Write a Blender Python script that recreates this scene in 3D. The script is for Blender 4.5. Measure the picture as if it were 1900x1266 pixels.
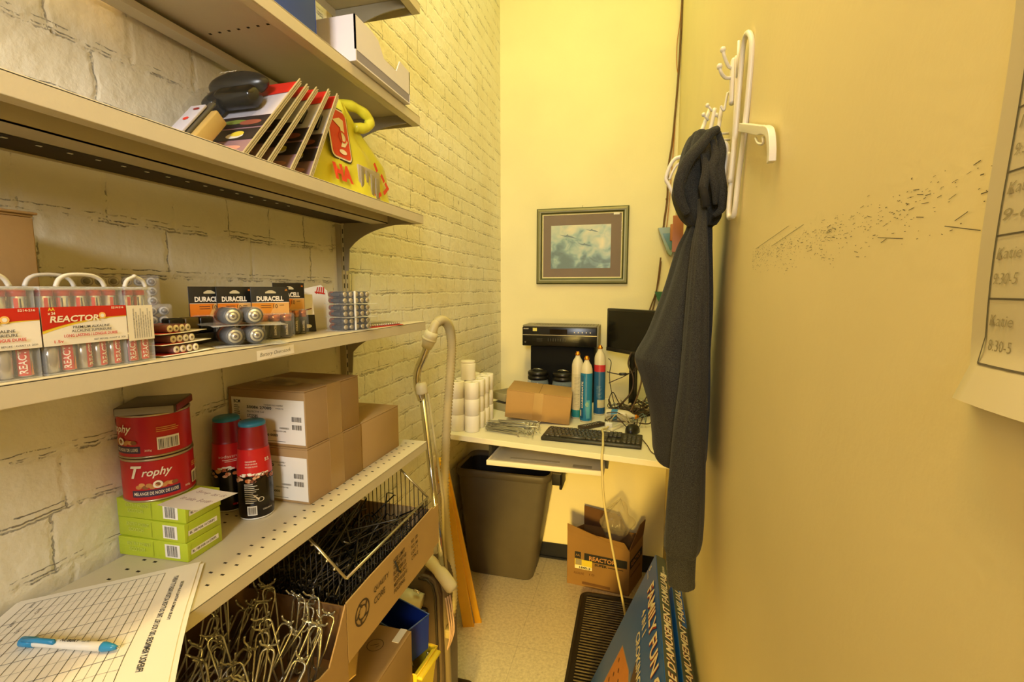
import bpy, bmesh, math, random
from mathutils import Vector, Matrix, noise
random.seed(11)
for o in list(bpy.data.objects): bpy.data.objects.remove(o)
S = bpy.context.scene
COL = S.collection
PI = math.pi

# ------------------------------------------------------------------ camera
cam = bpy.data.objects.new('camera', bpy.data.cameras.new('camera'))
COL.objects.link(cam); S.camera = cam
cam.data.sensor_width = 36.0
cam.data.lens = 870.0 / 1900.0 * 36.0
cam.data.clip_start = 0.02
R_ = Vector((.96688619, .25520796, 0)); U_ = Vector((-.02770287, .10495565, .99409097)); F_ = Vector((-.25369993, .96117283, -.10855016))
m = Matrix((R_, U_, -F_)).transposed().to_4x4(); m.translation = (0, 0, 1.70)
cam.matrix_world = m

# ------------------------------------------------------------------ world, lights, exposure
w = bpy.data.worlds.new('world'); S.world = w; w.use_nodes = True
w.node_tree.nodes['Background'].inputs[0].default_value = (.85, .9, 1, 1)
w.node_tree.nodes['Background'].inputs[1].default_value = .055
S.view_settings.view_transform = 'Standard'; S.view_settings.look = 'None'
S.view_settings.gamma = 1; S.view_settings.use_curve_mapping = False
S.view_settings.exposure = 0.0

def area(name, loc, target, sx, sy, power, col, spread=180):
    l = bpy.data.lights.new(name, 'AREA'); l.shape = 'RECTANGLE'; l.size = sx; l.size_y = sy
    l.energy = power; l.color = col; l.spread = math.radians(spread)
    o = bpy.data.objects.new(name, l); COL.objects.link(o); o.location = loc
    o.rotation_euler = (Vector(target) - Vector(loc)).to_track_quat('-Z', 'Y').to_euler()
    return o
LIGHTS = (
 ('ceiling_tube_light', (-.30, 1.30, 4.12), (-.30, 1.32, 0), .25, 1.1, 17.5, (.76, 1, .50)),
 ('ceiling_tube_light_near', (-.25, .10, 4.12), (-.25, .12, 0), .25, 1.1, 35, (1, .61, .21)),
 ('cool_fill_light', (.02, -1.35, 2.35), (-.80, .80, 1.98), .5, .6, 8.6, (.97, .97, .96), 70),  # unseen cool fill added behind the camera to brighten the upper left
 ('low_fill_light', (-.16, -1.35, .80), (-.40, 2.5, .12), .4, .6, 9.5, (1, .66, .14), 46),  # unseen low fill, added to brighten the floor and the wall under the desk
)
for a_ in LIGHTS: area(*a_)

# ------------------------------------------------------------------ materials
def lin(c):
    if isinstance(c, str):
        c = c.lstrip('#'); c = [int(c[i:i+2], 16) for i in (0, 2, 4)]
    r = []
    for v in c[:3]:
        v = v / 255.0
        r.append(v / 12.92 if v <= .04045 else ((v + .055) / 1.055) ** 2.4)
    return tuple(r)
_m = {}
def mat(col, rough=.5, metal=0.0, alpha=1.0, trans=0.0, var=.06, bump=0.0, bs=200, scale=12, spec=.5, emis=None):
    key = (str(col), rough, metal, alpha, trans, var, bump, bs, scale, spec)
    if key in _m: return _m[key]
    M = bpy.data.materials.new('mat_%d' % len(_m)); M.use_nodes = True
    nt = M.node_tree; b = nt.nodes['Principled BSDF']
    c = lin(col)
    b.inputs['Base Color'].default_value = (*c, 1)
    b.inputs['Roughness'].default_value = rough; b.inputs['Metallic'].default_value = metal
    b.inputs['Alpha'].default_value = alpha; b.inputs['Transmission Weight'].default_value = trans
    b.inputs['Specular IOR Level'].default_value = spec
    if var or bump:
        tc = nt.nodes.new('ShaderNodeTexCoord')
        n = nt.nodes.new('ShaderNodeTexNoise'); n.inputs['Scale'].default_value = scale; n.inputs['Detail'].default_value = 4
        nt.links.new(tc.outputs['Object'], n.inputs['Vector'])
        if var:
            mr = nt.nodes.new('ShaderNodeMapRange')
            mr.inputs['From Min'].default_value = .3; mr.inputs['From Max'].default_value = .7
            mr.inputs['To Min'].default_value = 1 - var; mr.inputs['To Max'].default_value = 1 + var
            nt.links.new(n.outputs['Fac'], mr.inputs['Value'])
            mx = nt.nodes.new('ShaderNodeVectorMath'); mx.operation = 'SCALE'
            mx.inputs[0].default_value = c; nt.links.new(mr.outputs[0], mx.inputs['Scale'])
            nt.links.new(mx.outputs[0], b.inputs['Base Color'])
        if bump:
            n2 = nt.nodes.new('ShaderNodeTexNoise'); n2.inputs['Scale'].default_value = bs
            nt.links.new(tc.outputs['Object'], n2.inputs['Vector'])
            bp = nt.nodes.new('ShaderNodeBump'); bp.inputs['Strength'].default_value = bump; bp.inputs['Distance'].default_value = .002
            nt.links.new(n2.outputs['Fac'], bp.inputs['Height']); nt.links.new(bp.outputs[0], b.inputs['Normal'])
    _m[key] = M
    return M

def N(nt, t, **k):
    n = nt.nodes.new('ShaderNode' + t)
    for a, v in k.items():
        if a.startswith('i_'): n.inputs[a[2:].replace('_', ' ')].default_value = v
        else: setattr(n, a, v)
    return n
def math_(nt, op, a, b=None, clamp=False):
    n = nt.nodes.new('ShaderNodeMath'); n.operation = op; n.use_clamp = clamp
    for i, v in enumerate((a, b)):
        if v is None: continue
        if isinstance(v, (int, float)): n.inputs[i].default_value = v
        else: nt.links.new(v, n.inputs[i])
    return n.outputs[0]

def brick_material():
    M = bpy.data.materials.new('painted_brick'); M.use_nodes = True; nt = M.node_tree; L = nt.links.new
    b = nt.nodes['Principled BSDF']; b.inputs['Roughness'].default_value = .62
    tc = N(nt, 'TexCoord'); sp = N(nt, 'SeparateXYZ'); L(tc.outputs['Object'], sp.inputs[0])
    dn = N(nt, 'TexNoise'); dn.inputs['Scale'].default_value = 9; dn.inputs['Detail'].default_value = 3
    L(tc.outputs['Object'], dn.inputs['Vector'])
    dn2 = N(nt, 'TexNoise'); dn2.inputs['Scale'].default_value = 60; dn2.inputs['Detail'].default_value = 4
    L(tc.outputs['Object'], dn2.inputs['Vector'])
    d1 = math_(nt, 'MULTIPLY', math_(nt, 'SUBTRACT', dn.outputs['Fac'], .5), .016)
    d2 = math_(nt, 'MULTIPLY', math_(nt, 'SUBTRACT', dn2.outputs['Fac'], .5), .014)
    dd = math_(nt, 'ADD', d1, d2)
    cb = N(nt, 'CombineXYZ'); L(math_(nt, 'ADD', sp.outputs['Y'], dd), cb.inputs[0]); L(math_(nt, 'ADD', sp.outputs['Z'], dd), cb.inputs[1])
    def br(bw, rh, off, mo, sm):
        n = N(nt, 'TexBrick'); n.offset = off; n.inputs['Scale'].default_value = 1
        n.squash = .6; n.squash_frequency = 3; n.inputs['Brick Width'].default_value = bw; n.inputs['Row Height'].default_value = rh
        n.inputs['Mortar Size'].default_value = mo; n.inputs['Mortar Smooth'].default_value = sm
        L(cb.outputs[0], n.inputs['Vector']); return n.outputs['Fac']
    mask = math_(nt, 'GREATER_THAN', sp.outputs['Y'], 1.14)
    def both(mo, sm):
        a, c = br(.19, .086, .5, mo, sm), br(.17, .0625, .5, mo * .8, sm)
        mx = N(nt, 'Mix'); L(mask, mx.inputs[0]); L(a, mx.inputs[2]); L(c, mx.inputs[3]); return mx.outputs[0]
    groove = both(.008, 1.0)
    vert = both(.0016, .3)
    zz = math_(nt, 'ADD', sp.outputs['Z'], math_(nt, 'ADD', math_(nt, 'MULTIPLY', d2, .6), math_(nt, 'MULTIPLY', d1, .55)))
    def rows(rh, ph, e):
        fr = math_(nt, 'FRACT', math_(nt, 'DIVIDE', math_(nt, 'SUBTRACT', zz, ph), rh))
        a = math_(nt, 'COMPARE', fr, .05); a.node.inputs[2].default_value = e / rh
        c = math_(nt, 'COMPARE', fr, .05 + .0085 / rh); c.node.inputs[2].default_value = e * .8 / rh
        return math_(nt, 'MAXIMUM', a, c)
    mxr = N(nt, 'Mix'); L(mask, mxr.inputs[0]); L(rows(.086, .0, .0011), mxr.inputs[2]); L(rows(.0625, .0, .0009), mxr.inputs[3])
    gate = N(nt, 'TexNoise'); gate.inputs['Scale'].default_value = 15; gate.inputs['Detail'].default_value = 9; gate.inputs['Roughness'].default_value = .80
    L(tc.outputs['Object'], gate.inputs['Vector'])
    g = N(nt, 'MapRange'); L(gate.outputs['Fac'], g.inputs['Value']); g.inputs['From Min'].default_value = .495; g.inputs['From Max'].default_value = .58
    crack = math_(nt, 'MULTIPLY', math_(nt, 'MAXIMUM', mxr.outputs[0], math_(nt, 'MULTIPLY', vert, .7)), g.outputs[0], True)
    spot = N(nt, 'TexNoise'); spot.inputs['Scale'].default_value = 26; spot.inputs['Detail'].default_value = 2; L(tc.outputs['Object'], spot.inputs['Vector'])
    sg = N(nt, 'MapRange'); L(spot.outputs['Fac'], sg.inputs['Value']); sg.inputs['From Min'].default_value = .745; sg.inputs['From Max'].default_value = .765
    crack = math_(nt, 'MAXIMUM', crack, math_(nt, 'MULTIPLY', sg.outputs[0], .8), True)
    tone = N(nt, 'TexNoise'); tone.inputs['Scale'].default_value = 5; tone.inputs['Detail'].default_value = 6
    L(tc.outputs['Object'], tone.inputs['Vector'])
    r = N(nt, 'ValToRGB'); r.color_ramp.elements[0].position = .3; r.color_ramp.elements[1].position = .75
    r.color_ramp.elements[0].color = (*lin('#ece2c4'), 1); r.color_ramp.elements[1].color = (*lin('#f6f0dc'), 1)
    L(tone.outputs['Fac'], r.inputs[0])
    mx = N(nt, 'Mix', data_type='RGBA'); L(math_(nt, 'MULTIPLY', crack, .72), mx.inputs[0]); L(r.outputs[0], mx.inputs[6]); mx.inputs[7].default_value = (*lin('#4a3a20'), 1)
    L(mx.outputs[2], b.inputs['Base Color'])
    # relief: grooves, rough paint and lumps
    fine = N(nt, 'TexNoise'); fine.inputs['Scale'].default_value = 38; fine.inputs['Detail'].default_value = 5; L(tc.outputs['Object'], fine.inputs['Vector'])
    h = math_(nt, 'ADD', math_(nt, 'MULTIPLY', groove, -.22), math_(nt, 'MULTIPLY', fine.outputs['Fac'], .7))
    h = math_(nt, 'SUBTRACT', h, math_(nt, 'MULTIPLY', crack, .9))
    bp = N(nt, 'Bump'); bp.inputs['Strength'].default_value = .75; bp.inputs['Distance'].default_value = .006
    L(h, bp.inputs['Height']); L(bp.outputs[0], b.inputs['Normal'])
    return M

def plaster(col, marks=False):
    M = bpy.data.materials.new('painted_plaster'); M.use_nodes = True; nt = M.node_tree; L = nt.links.new
    b = nt.nodes['Principled BSDF']; b.inputs['Roughness'].default_value = .5; b.inputs['Specular IOR Level'].default_value = .35
    tc = N(nt, 'TexCoord'); n = N(nt, 'TexNoise'); n.inputs['Scale'].default_value = 2.2; n.inputs['Detail'].default_value = 5
    L(tc.outputs['Object'], n.inputs['Vector'])
    r = N(nt, 'ValToRGB'); c = lin(col)
    r.color_ramp.elements[0].color = (*[v * .95 for v in c], 1); r.color_ramp.elements[1].color = (*[min(1, v * 1.03) for v in c], 1)
    r.color_ramp.elements[0].position = .35; r.color_ramp.elements[1].position = .65
    L(n.outputs['Fac'], r.inputs[0]); L(r.outputs[0], b.inputs['Base Color'])
    f = N(nt, 'TexNoise'); f.inputs['Scale'].default_value = 90; f.inputs['Detail'].default_value = 3; L(tc.outputs['Object'], f.inputs['Vector'])
    bp = N(nt, 'Bump'); bp.inputs['Strength'].default_value = .12; bp.inputs['Distance'].default_value = .003
    L(f.outputs['Fac'], bp.inputs['Height']); L(bp.outputs[0], b.inputs['Normal'])
    return M

def floor_material():
    M = bpy.data.materials.new('vinyl_tile'); M.use_nodes = True; nt = M.node_tree; L = nt.links.new
    b = nt.nodes['Principled BSDF']; b.inputs['Roughness'].default_value = .35
    tc = N(nt, 'TexCoord'); sp = N(nt, 'SeparateXYZ'); L(tc.outputs['Object'], sp.inputs[0])
    br = N(nt, 'TexBrick'); br.offset = 0; br.inputs['Scale'].default_value = 1; br.inputs['Brick Width'].default_value = .305; br.inputs['Row Height'].default_value = .305
    br.inputs['Mortar Size'].default_value = .0016; br.inputs['Mortar Smooth'].default_value = .3
    mp = N(nt, 'Mapping'); mp.inputs['Location'].default_value = (.20, .12, 0); L(tc.outputs['Object'], mp.inputs[0]); L(mp.outputs[0], br.inputs['Vector'])
    n = N(nt, 'TexNoise'); n.inputs['Scale'].default_value = 70; n.inputs['Detail'].default_value = 6; n.inputs['Roughness'].default_value = .7; L(tc.outputs['Object'], n.inputs['Vector'])
    r = N(nt, 'ValToRGB'); e = r.color_ramp.elements
    e[0].position = .33; e[0].color = (*lin('#d0c4a4'), 1); e[1].position = .6; e[1].color = (*lin('#efe4c4'), 1)
    L(n.outputs['Fac'], r.inputs[0])
    n2 = N(nt, 'TexNoise'); n2.inputs['Scale'].default_value = 16; n2.inputs['Detail'].default_value = 8; n2.inputs['Roughness'].default_value = .65; L(tc.outputs['Object'], n2.inputs['Vector'])
    g = N(nt, 'MapRange'); g.inputs['From Min'].default_value = .64; g.inputs['From Max'].default_value = .72; L(n2.outputs['Fac'], g.inputs['Value'])
    f = math_(nt, 'MAXIMUM', math_(nt, 'MULTIPLY', br.outputs['Fac'], .28), math_(nt, 'MULTIPLY', g.outputs[0], .6))
    mx = N(nt, 'Mix', data_type='RGBA'); L(f, mx.inputs[0]); L(r.outputs[0], mx.inputs[6]); mx.inputs[7].default_value = (*lin('#6a5636'), 1)
    L(mx.outputs[2], b.inputs['Base Color'])
    return M

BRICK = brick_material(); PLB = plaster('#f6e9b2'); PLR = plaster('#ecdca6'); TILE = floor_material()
STEEL = mat('#cfc4a8', .42, 0, var=.03, bump=.06, bs=300)
CHROME = mat('#d6d2c8', .16, 1.0, var=.02)
ZINC = mat('#b9b6a8', .3, 1.0, var=.05)
KRAFT = mat('#a88859', .8, var=.07, bump=.1, bs=120, scale=6)
KRAFT_D = mat('#6f5230', .85, var=.07, scale=6)  # darker kraft: shade painted into open carton insides; also used for print
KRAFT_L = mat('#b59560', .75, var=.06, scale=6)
TAPE = mat('#ac8c5c', .25, var=.03)
WHITE = mat('#f0ece0', .5, var=.02)
PAPER = mat('#f1eadb', .75, var=.02)
BLACK = mat('#14120f', .35, var=.05)
BLACKM = mat('#1c1a17', .7, var=.08)
INK = mat('#2a2622', .7, var=0)
CLEAR = mat('#f4f4f0', .12, 0, alpha=.10, var=0)
CLEAR2 = mat('#eeeee8', .2, 0, alpha=.30, var=0)

# ------------------------------------------------------------------ mesh helpers
class MB:
    def __init__(s): s.v = []; s.f = []; s.m = []; s.mats = []; s.sm = []
    def mi(s, m):
        if m not in s.mats: s.mats.append(m)
        return s.mats.index(m)
    def add(s, vs, fs, m, smooth=False, M=None):
        b = len(s.v)
        for p in vs:
            p = Vector(p)
            s.v.append(M @ p if M else p)
        i = s.mi(m)
        for f in fs: s.f.append([b + k for k in f]); s.m.append(i); s.sm.append(smooth)
        return s
    def box(s, x0, x1, y0, y1, z0, z1, m, M=None):
        vs = [(x, y, z) for z in (z0, z1) for y in (y0, y1) for x in (x0, x1)]
        return s.add(vs, [(0, 2, 3, 1), (4, 5, 7, 6), (0, 1, 5, 4), (2, 6, 7, 3), (0, 4, 6, 2), (1, 3, 7, 5)], m, False, M)
    def rbox(s, x0, x1, y0, y1, z0, z1, m, r=.003, seg=2, M=None):
        bm = bmesh.new(); bmesh.ops.create_cube(bm, size=1)
        for v in bm.verts: v.co = Vector((x0 + (v.co.x + .5) * (x1 - x0), y0 + (v.co.y + .5) * (y1 - y0), z0 + (v.co.z + .5) * (z1 - z0)))
        bmesh.ops.bevel(bm, geom=bm.edges[:], offset=min(r, .45 * min(x1 - x0, y1 - y0, z1 - z0)), segments=seg, affect='EDGES', profile=.5)
        bm.verts.index_update()
        s.add([v.co.copy() for v in bm.verts], [[v.index for v in f.verts] for f in bm.faces], m, True, M); bm.free(); return s
    def tube(s, path, r, m, n=8, closed=False, caps=True):
        P = [Vector(p) for p in path]; k = len(P); rs = r if isinstance(r, (list, tuple)) else [r] * k
        vs = []; up = None
        for i, p in enumerate(P):
            a = P[(i - 1) % k] if (closed or i > 0) else p; c = P[(i + 1) % k] if (closed or i < k - 1) else p
            t = (c - a)
            if t.length < 1e-9: t = Vector((0, 0, 1))
            t.normalize()
            if up is None:
                up = Vector((0, 0, 1)) if abs(t.z) < .9 else Vector((1, 0, 0))
            x = up - t * up.dot(t)
            if x.length < 1e-6: x = t.orthogonal()
            x.normalize(); up = x; y = t.cross(x)
            for j in range(n):
                an = 2 * PI * j / n; vs.append(p + (x * math.cos(an) + y * math.sin(an)) * rs[i])
        fs = []
        for i in range(k if closed else k - 1):
            for j in range(n):
                a = i * n + j; b = i * n + (j + 1) % n; c = ((i + 1) % k) * n + (j + 1) % n; d = ((i + 1) % k) * n + j
                fs.append((a, b, c, d))
        if not closed and caps: fs.append(tuple(range(n))[::-1]); fs.append(tuple(range((k - 1) * n, k * n)))
        return s.add(vs, fs, m, True)
    def lathe(s, prof, m, n=32, c=(0, 0, 0), M=None, cap=True, mats=None):
        vs = []; k = len(prof)
        for r, z in prof:
            for j in range(n):
                a = 2 * PI * j / n; vs.append((c[0] + r * math.cos(a), c[1] + r * math.sin(a), c[2] + z))
        for i in range(k - 1):
            fs = [(i * n + j, i * n + (j + 1) % n, (i + 1) * n + (j + 1) % n, (i + 1) * n + j) for j in range(n)]
            if i == 0:
                base = len(s.v); s.add(vs, fs, (mats[i] if mats else m), True, M)
            else:
                ii = s.mi(mats[i] if mats else m)
                for f in fs: s.f.append([base + q for q in f]); s.m.append(ii); s.sm.append(True)
        if cap:
            if prof[0][0] > 0: s.f.append([base + j for j in range(n)][::-1]); s.m.append(s.mi(mats[0] if mats else m)); s.sm.append(False)
            if prof[-1][0] > 0: s.f.append([base + (k - 1) * n + j for j in range(n)]); s.m.append(s.mi(mats[-1] if mats else m)); s.sm.append(False)
        return s
    def prism(s, poly, d, m, M=None, smooth=False):
        # poly in local XY, extruded along +Z by d
        n = len(poly); vs = [(x, y, 0) for x, y in poly] + [(x, y, d) for x, y in poly]
        fs = [tuple(range(n))[::-1], tuple(range(n, 2 * n))] + [(i, (i + 1) % n, n + (i + 1) % n, n + i) for i in range(n)]
        return s.add(vs, fs, m, smooth, M)
    def grid(s, fn, nu, nv, m, smooth=True, wrap=False):
        vs = [fn(i / (nu if wrap else nu - 1), j / (nv - 1)) for j in range(nv) for i in range(nu)]
        fs = []
        for j in range(nv - 1):
            for i in range(nu if wrap else nu - 1):
                fs.append((j * nu + i, j * nu + (i + 1) % nu, (j + 1) * nu + (i + 1) % nu, (j + 1) * nu + i))
        return s.add(vs, fs, m, smooth)
    def build(s, name, parent=None, local=False, bevel=0, solid=0, sub=0):
        me = bpy.data.meshes.new(name)
        off = Vector((0, 0, 0))
        if parent is not None and not local:
            mw = parent_matrix(parent).inverted(); vs = [mw @ v for v in s.v]
        else: vs = s.v
        me.from_pydata([tuple(v) for v in vs], [], s.f); me.update()
        for m_ in s.mats: me.materials.append(m_)
        me.polygons.foreach_set('material_index', s.m); me.polygons.foreach_set('use_smooth', s.sm); me.update()
        o = bpy.data.objects.new(name, me); COL.objects.link(o)
        if parent is not None: o.parent = parent
        if solid:
            md = o.modifiers.new('s', 'SOLIDIFY'); md.thickness = solid; md.offset = 0
        if bevel:
            md = o.modifiers.new('b', 'BEVEL'); md.width = bevel; md.segments = 2; md.limit_method = 'ANGLE'
        if sub:
            md = o.modifiers.new('u', 'SUBSURF'); md.levels = sub; md.render_levels = sub
        return o

def parent_matrix(o):
    M = Matrix.LocRotScale(o.location, o.rotation_euler, o.scale)
    while o.parent: o = o.parent; M = Matrix.LocRotScale(o.location, o.rotation_euler, o.scale) @ M
    return M
def tag(o, label, cat, group=None, kind=None):
    o['label'] = label; o['category'] = cat
    if group: o['group'] = group
    if kind: o['kind'] = kind
    return o
def thing(name, label, cat, loc=(0, 0, 0), group=None, rz=0, rot=None):
    o = bpy.data.objects.new(name, None); COL.objects.link(o); o.location = loc
    o.rotation_euler = rot if rot else (0, 0, rz); o.empty_display_size = .02
    return tag(o, label, cat, group)
KIDS = {}
def dup(o, loc=None, rot=None, label=None, parent=None):
    c = o.copy(); COL.objects.link(c)
    if parent: c.parent = parent
    if loc is not None: c.location = loc
    if rot is not None: c.rotation_euler = rot
    if label: c['label'] = label
    for ch in [q for q in bpy.data.objects if q.parent == o]: dup(ch, parent=c)
    return c
def struct(name, mb, **k):
    o = mb.build(name, **k); o['kind'] = 'structure'; return o

# ------------------------------------------------------------------ printed panels (rects, shapes and lettering on a surface)
_tc = {}
def text_geo(t, shear=0.0, bold=0.0):
    k = (t, shear, bold)
    if k in _tc: return _tc[k]
    cu = bpy.data.curves.new('t', 'FONT'); cu.body = t; cu.size = 1; cu.shear = shear; cu.offset = bold; cu.resolution_u = 2
    ob = bpy.data.objects.new('t', cu); COL.objects.link(ob)
    dg = bpy.context.evaluated_depsgraph_get(); me = bpy.data.meshes.new_from_object(ob.evaluated_get(dg))
    vs = [v.co.copy() for v in me.vertices]; fs = [list(p.vertices) for p in me.polygons]
    bpy.data.objects.remove(ob); bpy.data.curves.remove(cu); bpy.data.meshes.remove(me)
    if vs:
        x0 = min(v.x for v in vs); x1 = max(v.x for v in vs); y0 = min(v.y for v in vs); y1 = max(v.y for v in vs)
        vs = [((v.x - x0) / max(1e-6, x1 - x0), (v.y - y0) / max(1e-6, y1 - y0)) for v in vs]
    _tc[k] = (vs, fs); return _tc[k]
def plane_map(o, u, v, lift=0.0):
    o = Vector(o); u = Vector(u).normalized(); v = Vector(v).normalized(); n = u.cross(v)
    return lambda a, b, h: o + u * a + v * b + n * (h + lift)
def cyl_map(c, r, a0=0.0):
    # a: arc length to the right seen from outside; rr may depend on height
    c = Vector(c)
    def f(a, b, h):
        rr = (r(b) if callable(r) else r) + h
        r0 = r(0) if callable(r) else r
        an = a0 + a / r0
        return c + Vector((math.cos(an) * rr, math.sin(an) * rr, b))
    return f
def printed(mb, f, items, step=.0002, du=None):
    """items: ('r',x,y,w,h,mat) ('p',[(x,y)..],mat) ('t',text,x,y,w,h,mat,shear,bold) ('v',text,...) vertical lettering, ('c',x,y,r,mat) ('bar',x,y,w,h) barcode ('ln',x0,y0,x1,y1,wd,mat)"""
    for k, it in enumerate(items):
        h = step * (k + 1) if len(items) < 14 else step * (1 + min(k, 5))
        t = it[0]
        if t == 'r':
            _, x, y, ww, hh, m_ = it; n = max(1, int(ww / du)) if du else 1
            mb.grid(lambda a, b: f(x + a * ww, y + b * hh, h), n + 1, 2 if not du else 7, m_)
        elif t == 'p':
            mb.add([f(x, y, h) for x, y in it[1]], [tuple(range(len(it[1])))], it[2])
        elif t in ('t', 'v'):
            _, s, x, y, ww, hh, m_ = it[:7]; sh = it[7] if len(it) > 7 else 0; bo = it[8] if len(it) > 8 else 0
            vs, fs = text_geo(s, sh, bo)
            if t == 't': mb.add([f(x + a * ww, y + b * hh, h) for a, b in vs], fs, m_)
            else: mb.add([f(x + (1 - b) * ww, y + a * hh, h) for a, b in vs], fs, m_)
        elif t == 'c':
            _, x, y, r, m_ = it
            mb.add([f(x + r * math.cos(2 * PI * q / 20), y + r * math.sin(2 * PI * q / 20), h) for q in range(20)], [tuple(range(20))], m_)
        elif t == 'e':
            _, x, y, rx, ry, m_ = it
            mb.add([f(x + rx * math.cos(2 * PI * q / 24), y + ry * math.sin(2 * PI * q / 24), h) for q in range(24)], [tuple(range(24))], m_)
        elif t == 'ring':
            _, x, y, r, wd, m_ = it; n = 28; vs = []
            for q in range(n):
                a = 2 * PI * q / n; vs += [f(x + r * math.cos(a), y + r * math.sin(a), h), f(x + (r - wd) * math.cos(a), y + (r - wd) * math.sin(a), h)]
            mb.add(vs, [(2 * q, (2 * q + 2) % (2 * n), (2 * q + 3) % (2 * n), 2 * q + 1) for q in range(n)], m_)
        elif t == 'bar':
            _, x, y, ww, hh = it[:5]; m_ = it[5] if len(it) > 5 else INK; rnd = random.Random(5); p = 0
            while p < ww:
                q = rnd.choice([.012, .02, .035]) * ww
                if p + q > ww: break
                mb.add([f(x + p, y, h), f(x + p + q, y, h), f(x + p + q, y + hh, h), f(x + p, y + hh, h)], [(0, 1, 2, 3)], m_); p += q + rnd.choice([.015, .03, .04]) * ww
        elif t == 'ln':
            _, x0, y0, x1, y1, wd, m_ = it; d = Vector((x1 - x0, y1 - y0)); 
            if d.length == 0: continue
            nn = Vector((-d.y, d.x)).normalized() * wd / 2
            mb.add([f(x0 + nn.x, y0 + nn.y, h), f(x0 - nn.x, y0 - nn.y, h), f(x1 - nn.x, y1 - nn.y, h), f(x1 + nn.x, y1 + nn.y, h)], [(0, 1, 2, 3)], m_)
    return mb
def scribble(x, y, ww, hh, m_, wd=.0008, seed=1, n=None):
    rnd = random.Random(seed); out = []; n = n or max(6, int(ww / (hh * .45))); px, py = x, y + hh * .4
    for i in range(1, n + 1):
        nx = x + ww * i / n + rnd.uniform(-.3, .3) * ww / n; ny = y + hh * (rnd.random() ** 1.0)
        if rnd.random() > .14: out.append(('ln', px, py, nx, ny, wd, m_))
        px, py = nx, ny
    return out
def spline(pts, n=8, closed=False):
    P = [Vector(p) for p in pts]; out = []; k = len(P)
    for i in range(k if closed else k - 1):
        p0 = P[(i - 1) % k] if closed or i > 0 else P[0]; p1 = P[i]; p2 = P[(i + 1) % k]; p3 = P[(i + 2) % k] if closed or i + 2 < k else P[-1]
        for j in range(n):
            t = j / n
            out.append(.5 * ((2 * p1) + (p2 - p0) * t + (2 * p0 - 5 * p1 + 4 * p2 - p3) * t * t + (3 * p1 - p0 - 3 * p2 + p3) * t ** 3))
    if not closed: out.append(P[-1])
    return out

# ================================================================== the setting
XL, XR, YB, YN, ZC = -.811, .197, 2.8, -1.5, 4.2
mb = MB()
mb.box(XL - .35, XL, YN, 1.94, 0, ZC, BRICK); mb.box(XL - .35, XL, 1.94, YB, 1.035, ZC, BRICK); mb.box(XL - .35, XL - .23, 1.94, YB, 0, 1.035, BRICK)
struct('wall_left', mb)
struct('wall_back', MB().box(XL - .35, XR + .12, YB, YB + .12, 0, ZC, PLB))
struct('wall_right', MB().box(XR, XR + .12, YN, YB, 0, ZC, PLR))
struct('floor', MB().box(XL - .35, XR + .12, YN, YB + .12, -.05, 0, TILE))
struct('ceiling', MB().box(XL - .35, XR + .12, YN, YB + .12, ZC, ZC + .05, mat('#efe9d2', .8)))
NAVY = mat('#15161f', .35)
mb = MB(); mb.box(XL - .23, XR, YB - .006, YB, 0, .10, NAVY); mb.box(XL - .23, XR, YB - .016, YB - .006, 0, .012, NAVY); struct('baseboard_back', mb)
mb = MB(); mb.box(XR - .006, XR, YN, YB - .016, 0, .10, NAVY); mb.box(XR - .016, XR - .006, YN, YB - .016, 0, .012, NAVY); struct('baseboard_right', mb)
# fluorescent fittings on the ceiling, above the frame
for y, c, lab in ((1.30, (1, .93, .45), 'white fluorescent ceiling fitting nearer the back wall'), (.10, (1, .84, .5), 'white fluorescent ceiling fitting nearer the doorway')):
    t = thing('ceiling_light', lab, 'lamp', (-.3 if y > 1 else -.22, y, ZC), 'ceiling fittings'); x = t.location.x
    MB().rbox(x - .10, x + .10, y - .6, y + .6, ZC - .05, ZC, WHITE, .01).build('housing', t)

# ---- scuffs on the right wall (shallow scratches through the paint)
mb = MB(); SC = mat('#4b4433', .9, var=0); rnd = random.Random(4)
f = plane_map((XR, 0, 0), (0, -1, 0), (0, 0, 1))
it = []
for i in range(620):
    t = rnd.random() ** .8; y = .34 + t * .58; zc = 1.765 - .002 * rnd.random() - (y - .34) * .002 + (.005 if y < .45 else 0)
    z = zc + rnd.gauss(0, .0065) - (rnd.random() ** 3) * .035; L_ = rnd.choice([.001, .001, .0015, .002, .002, .003, .006]) * rnd.uniform(.7, 1.6); a = rnd.gauss(.06, .16)
    it.append(('ln', -y, z, -y + L_ * math.cos(a), z + L_ * math.sin(a), rnd.uniform(.00025, .00062), SC))
for y0, z0, y1, z1 in ((.38, 1.742, .345, 1.735), (.47, 1.744, .43, 1.739), (.90, 1.770, .72, 1.786), (.8, 1.766, .66, 1.780), (.37, 1.744, .358, 1.748)):
    it.append(('ln', -y0, z0, -y1, z1, .0005, SC))
printed(mb, f, it, step=.00012)
struct('trim_1', mb)

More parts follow.
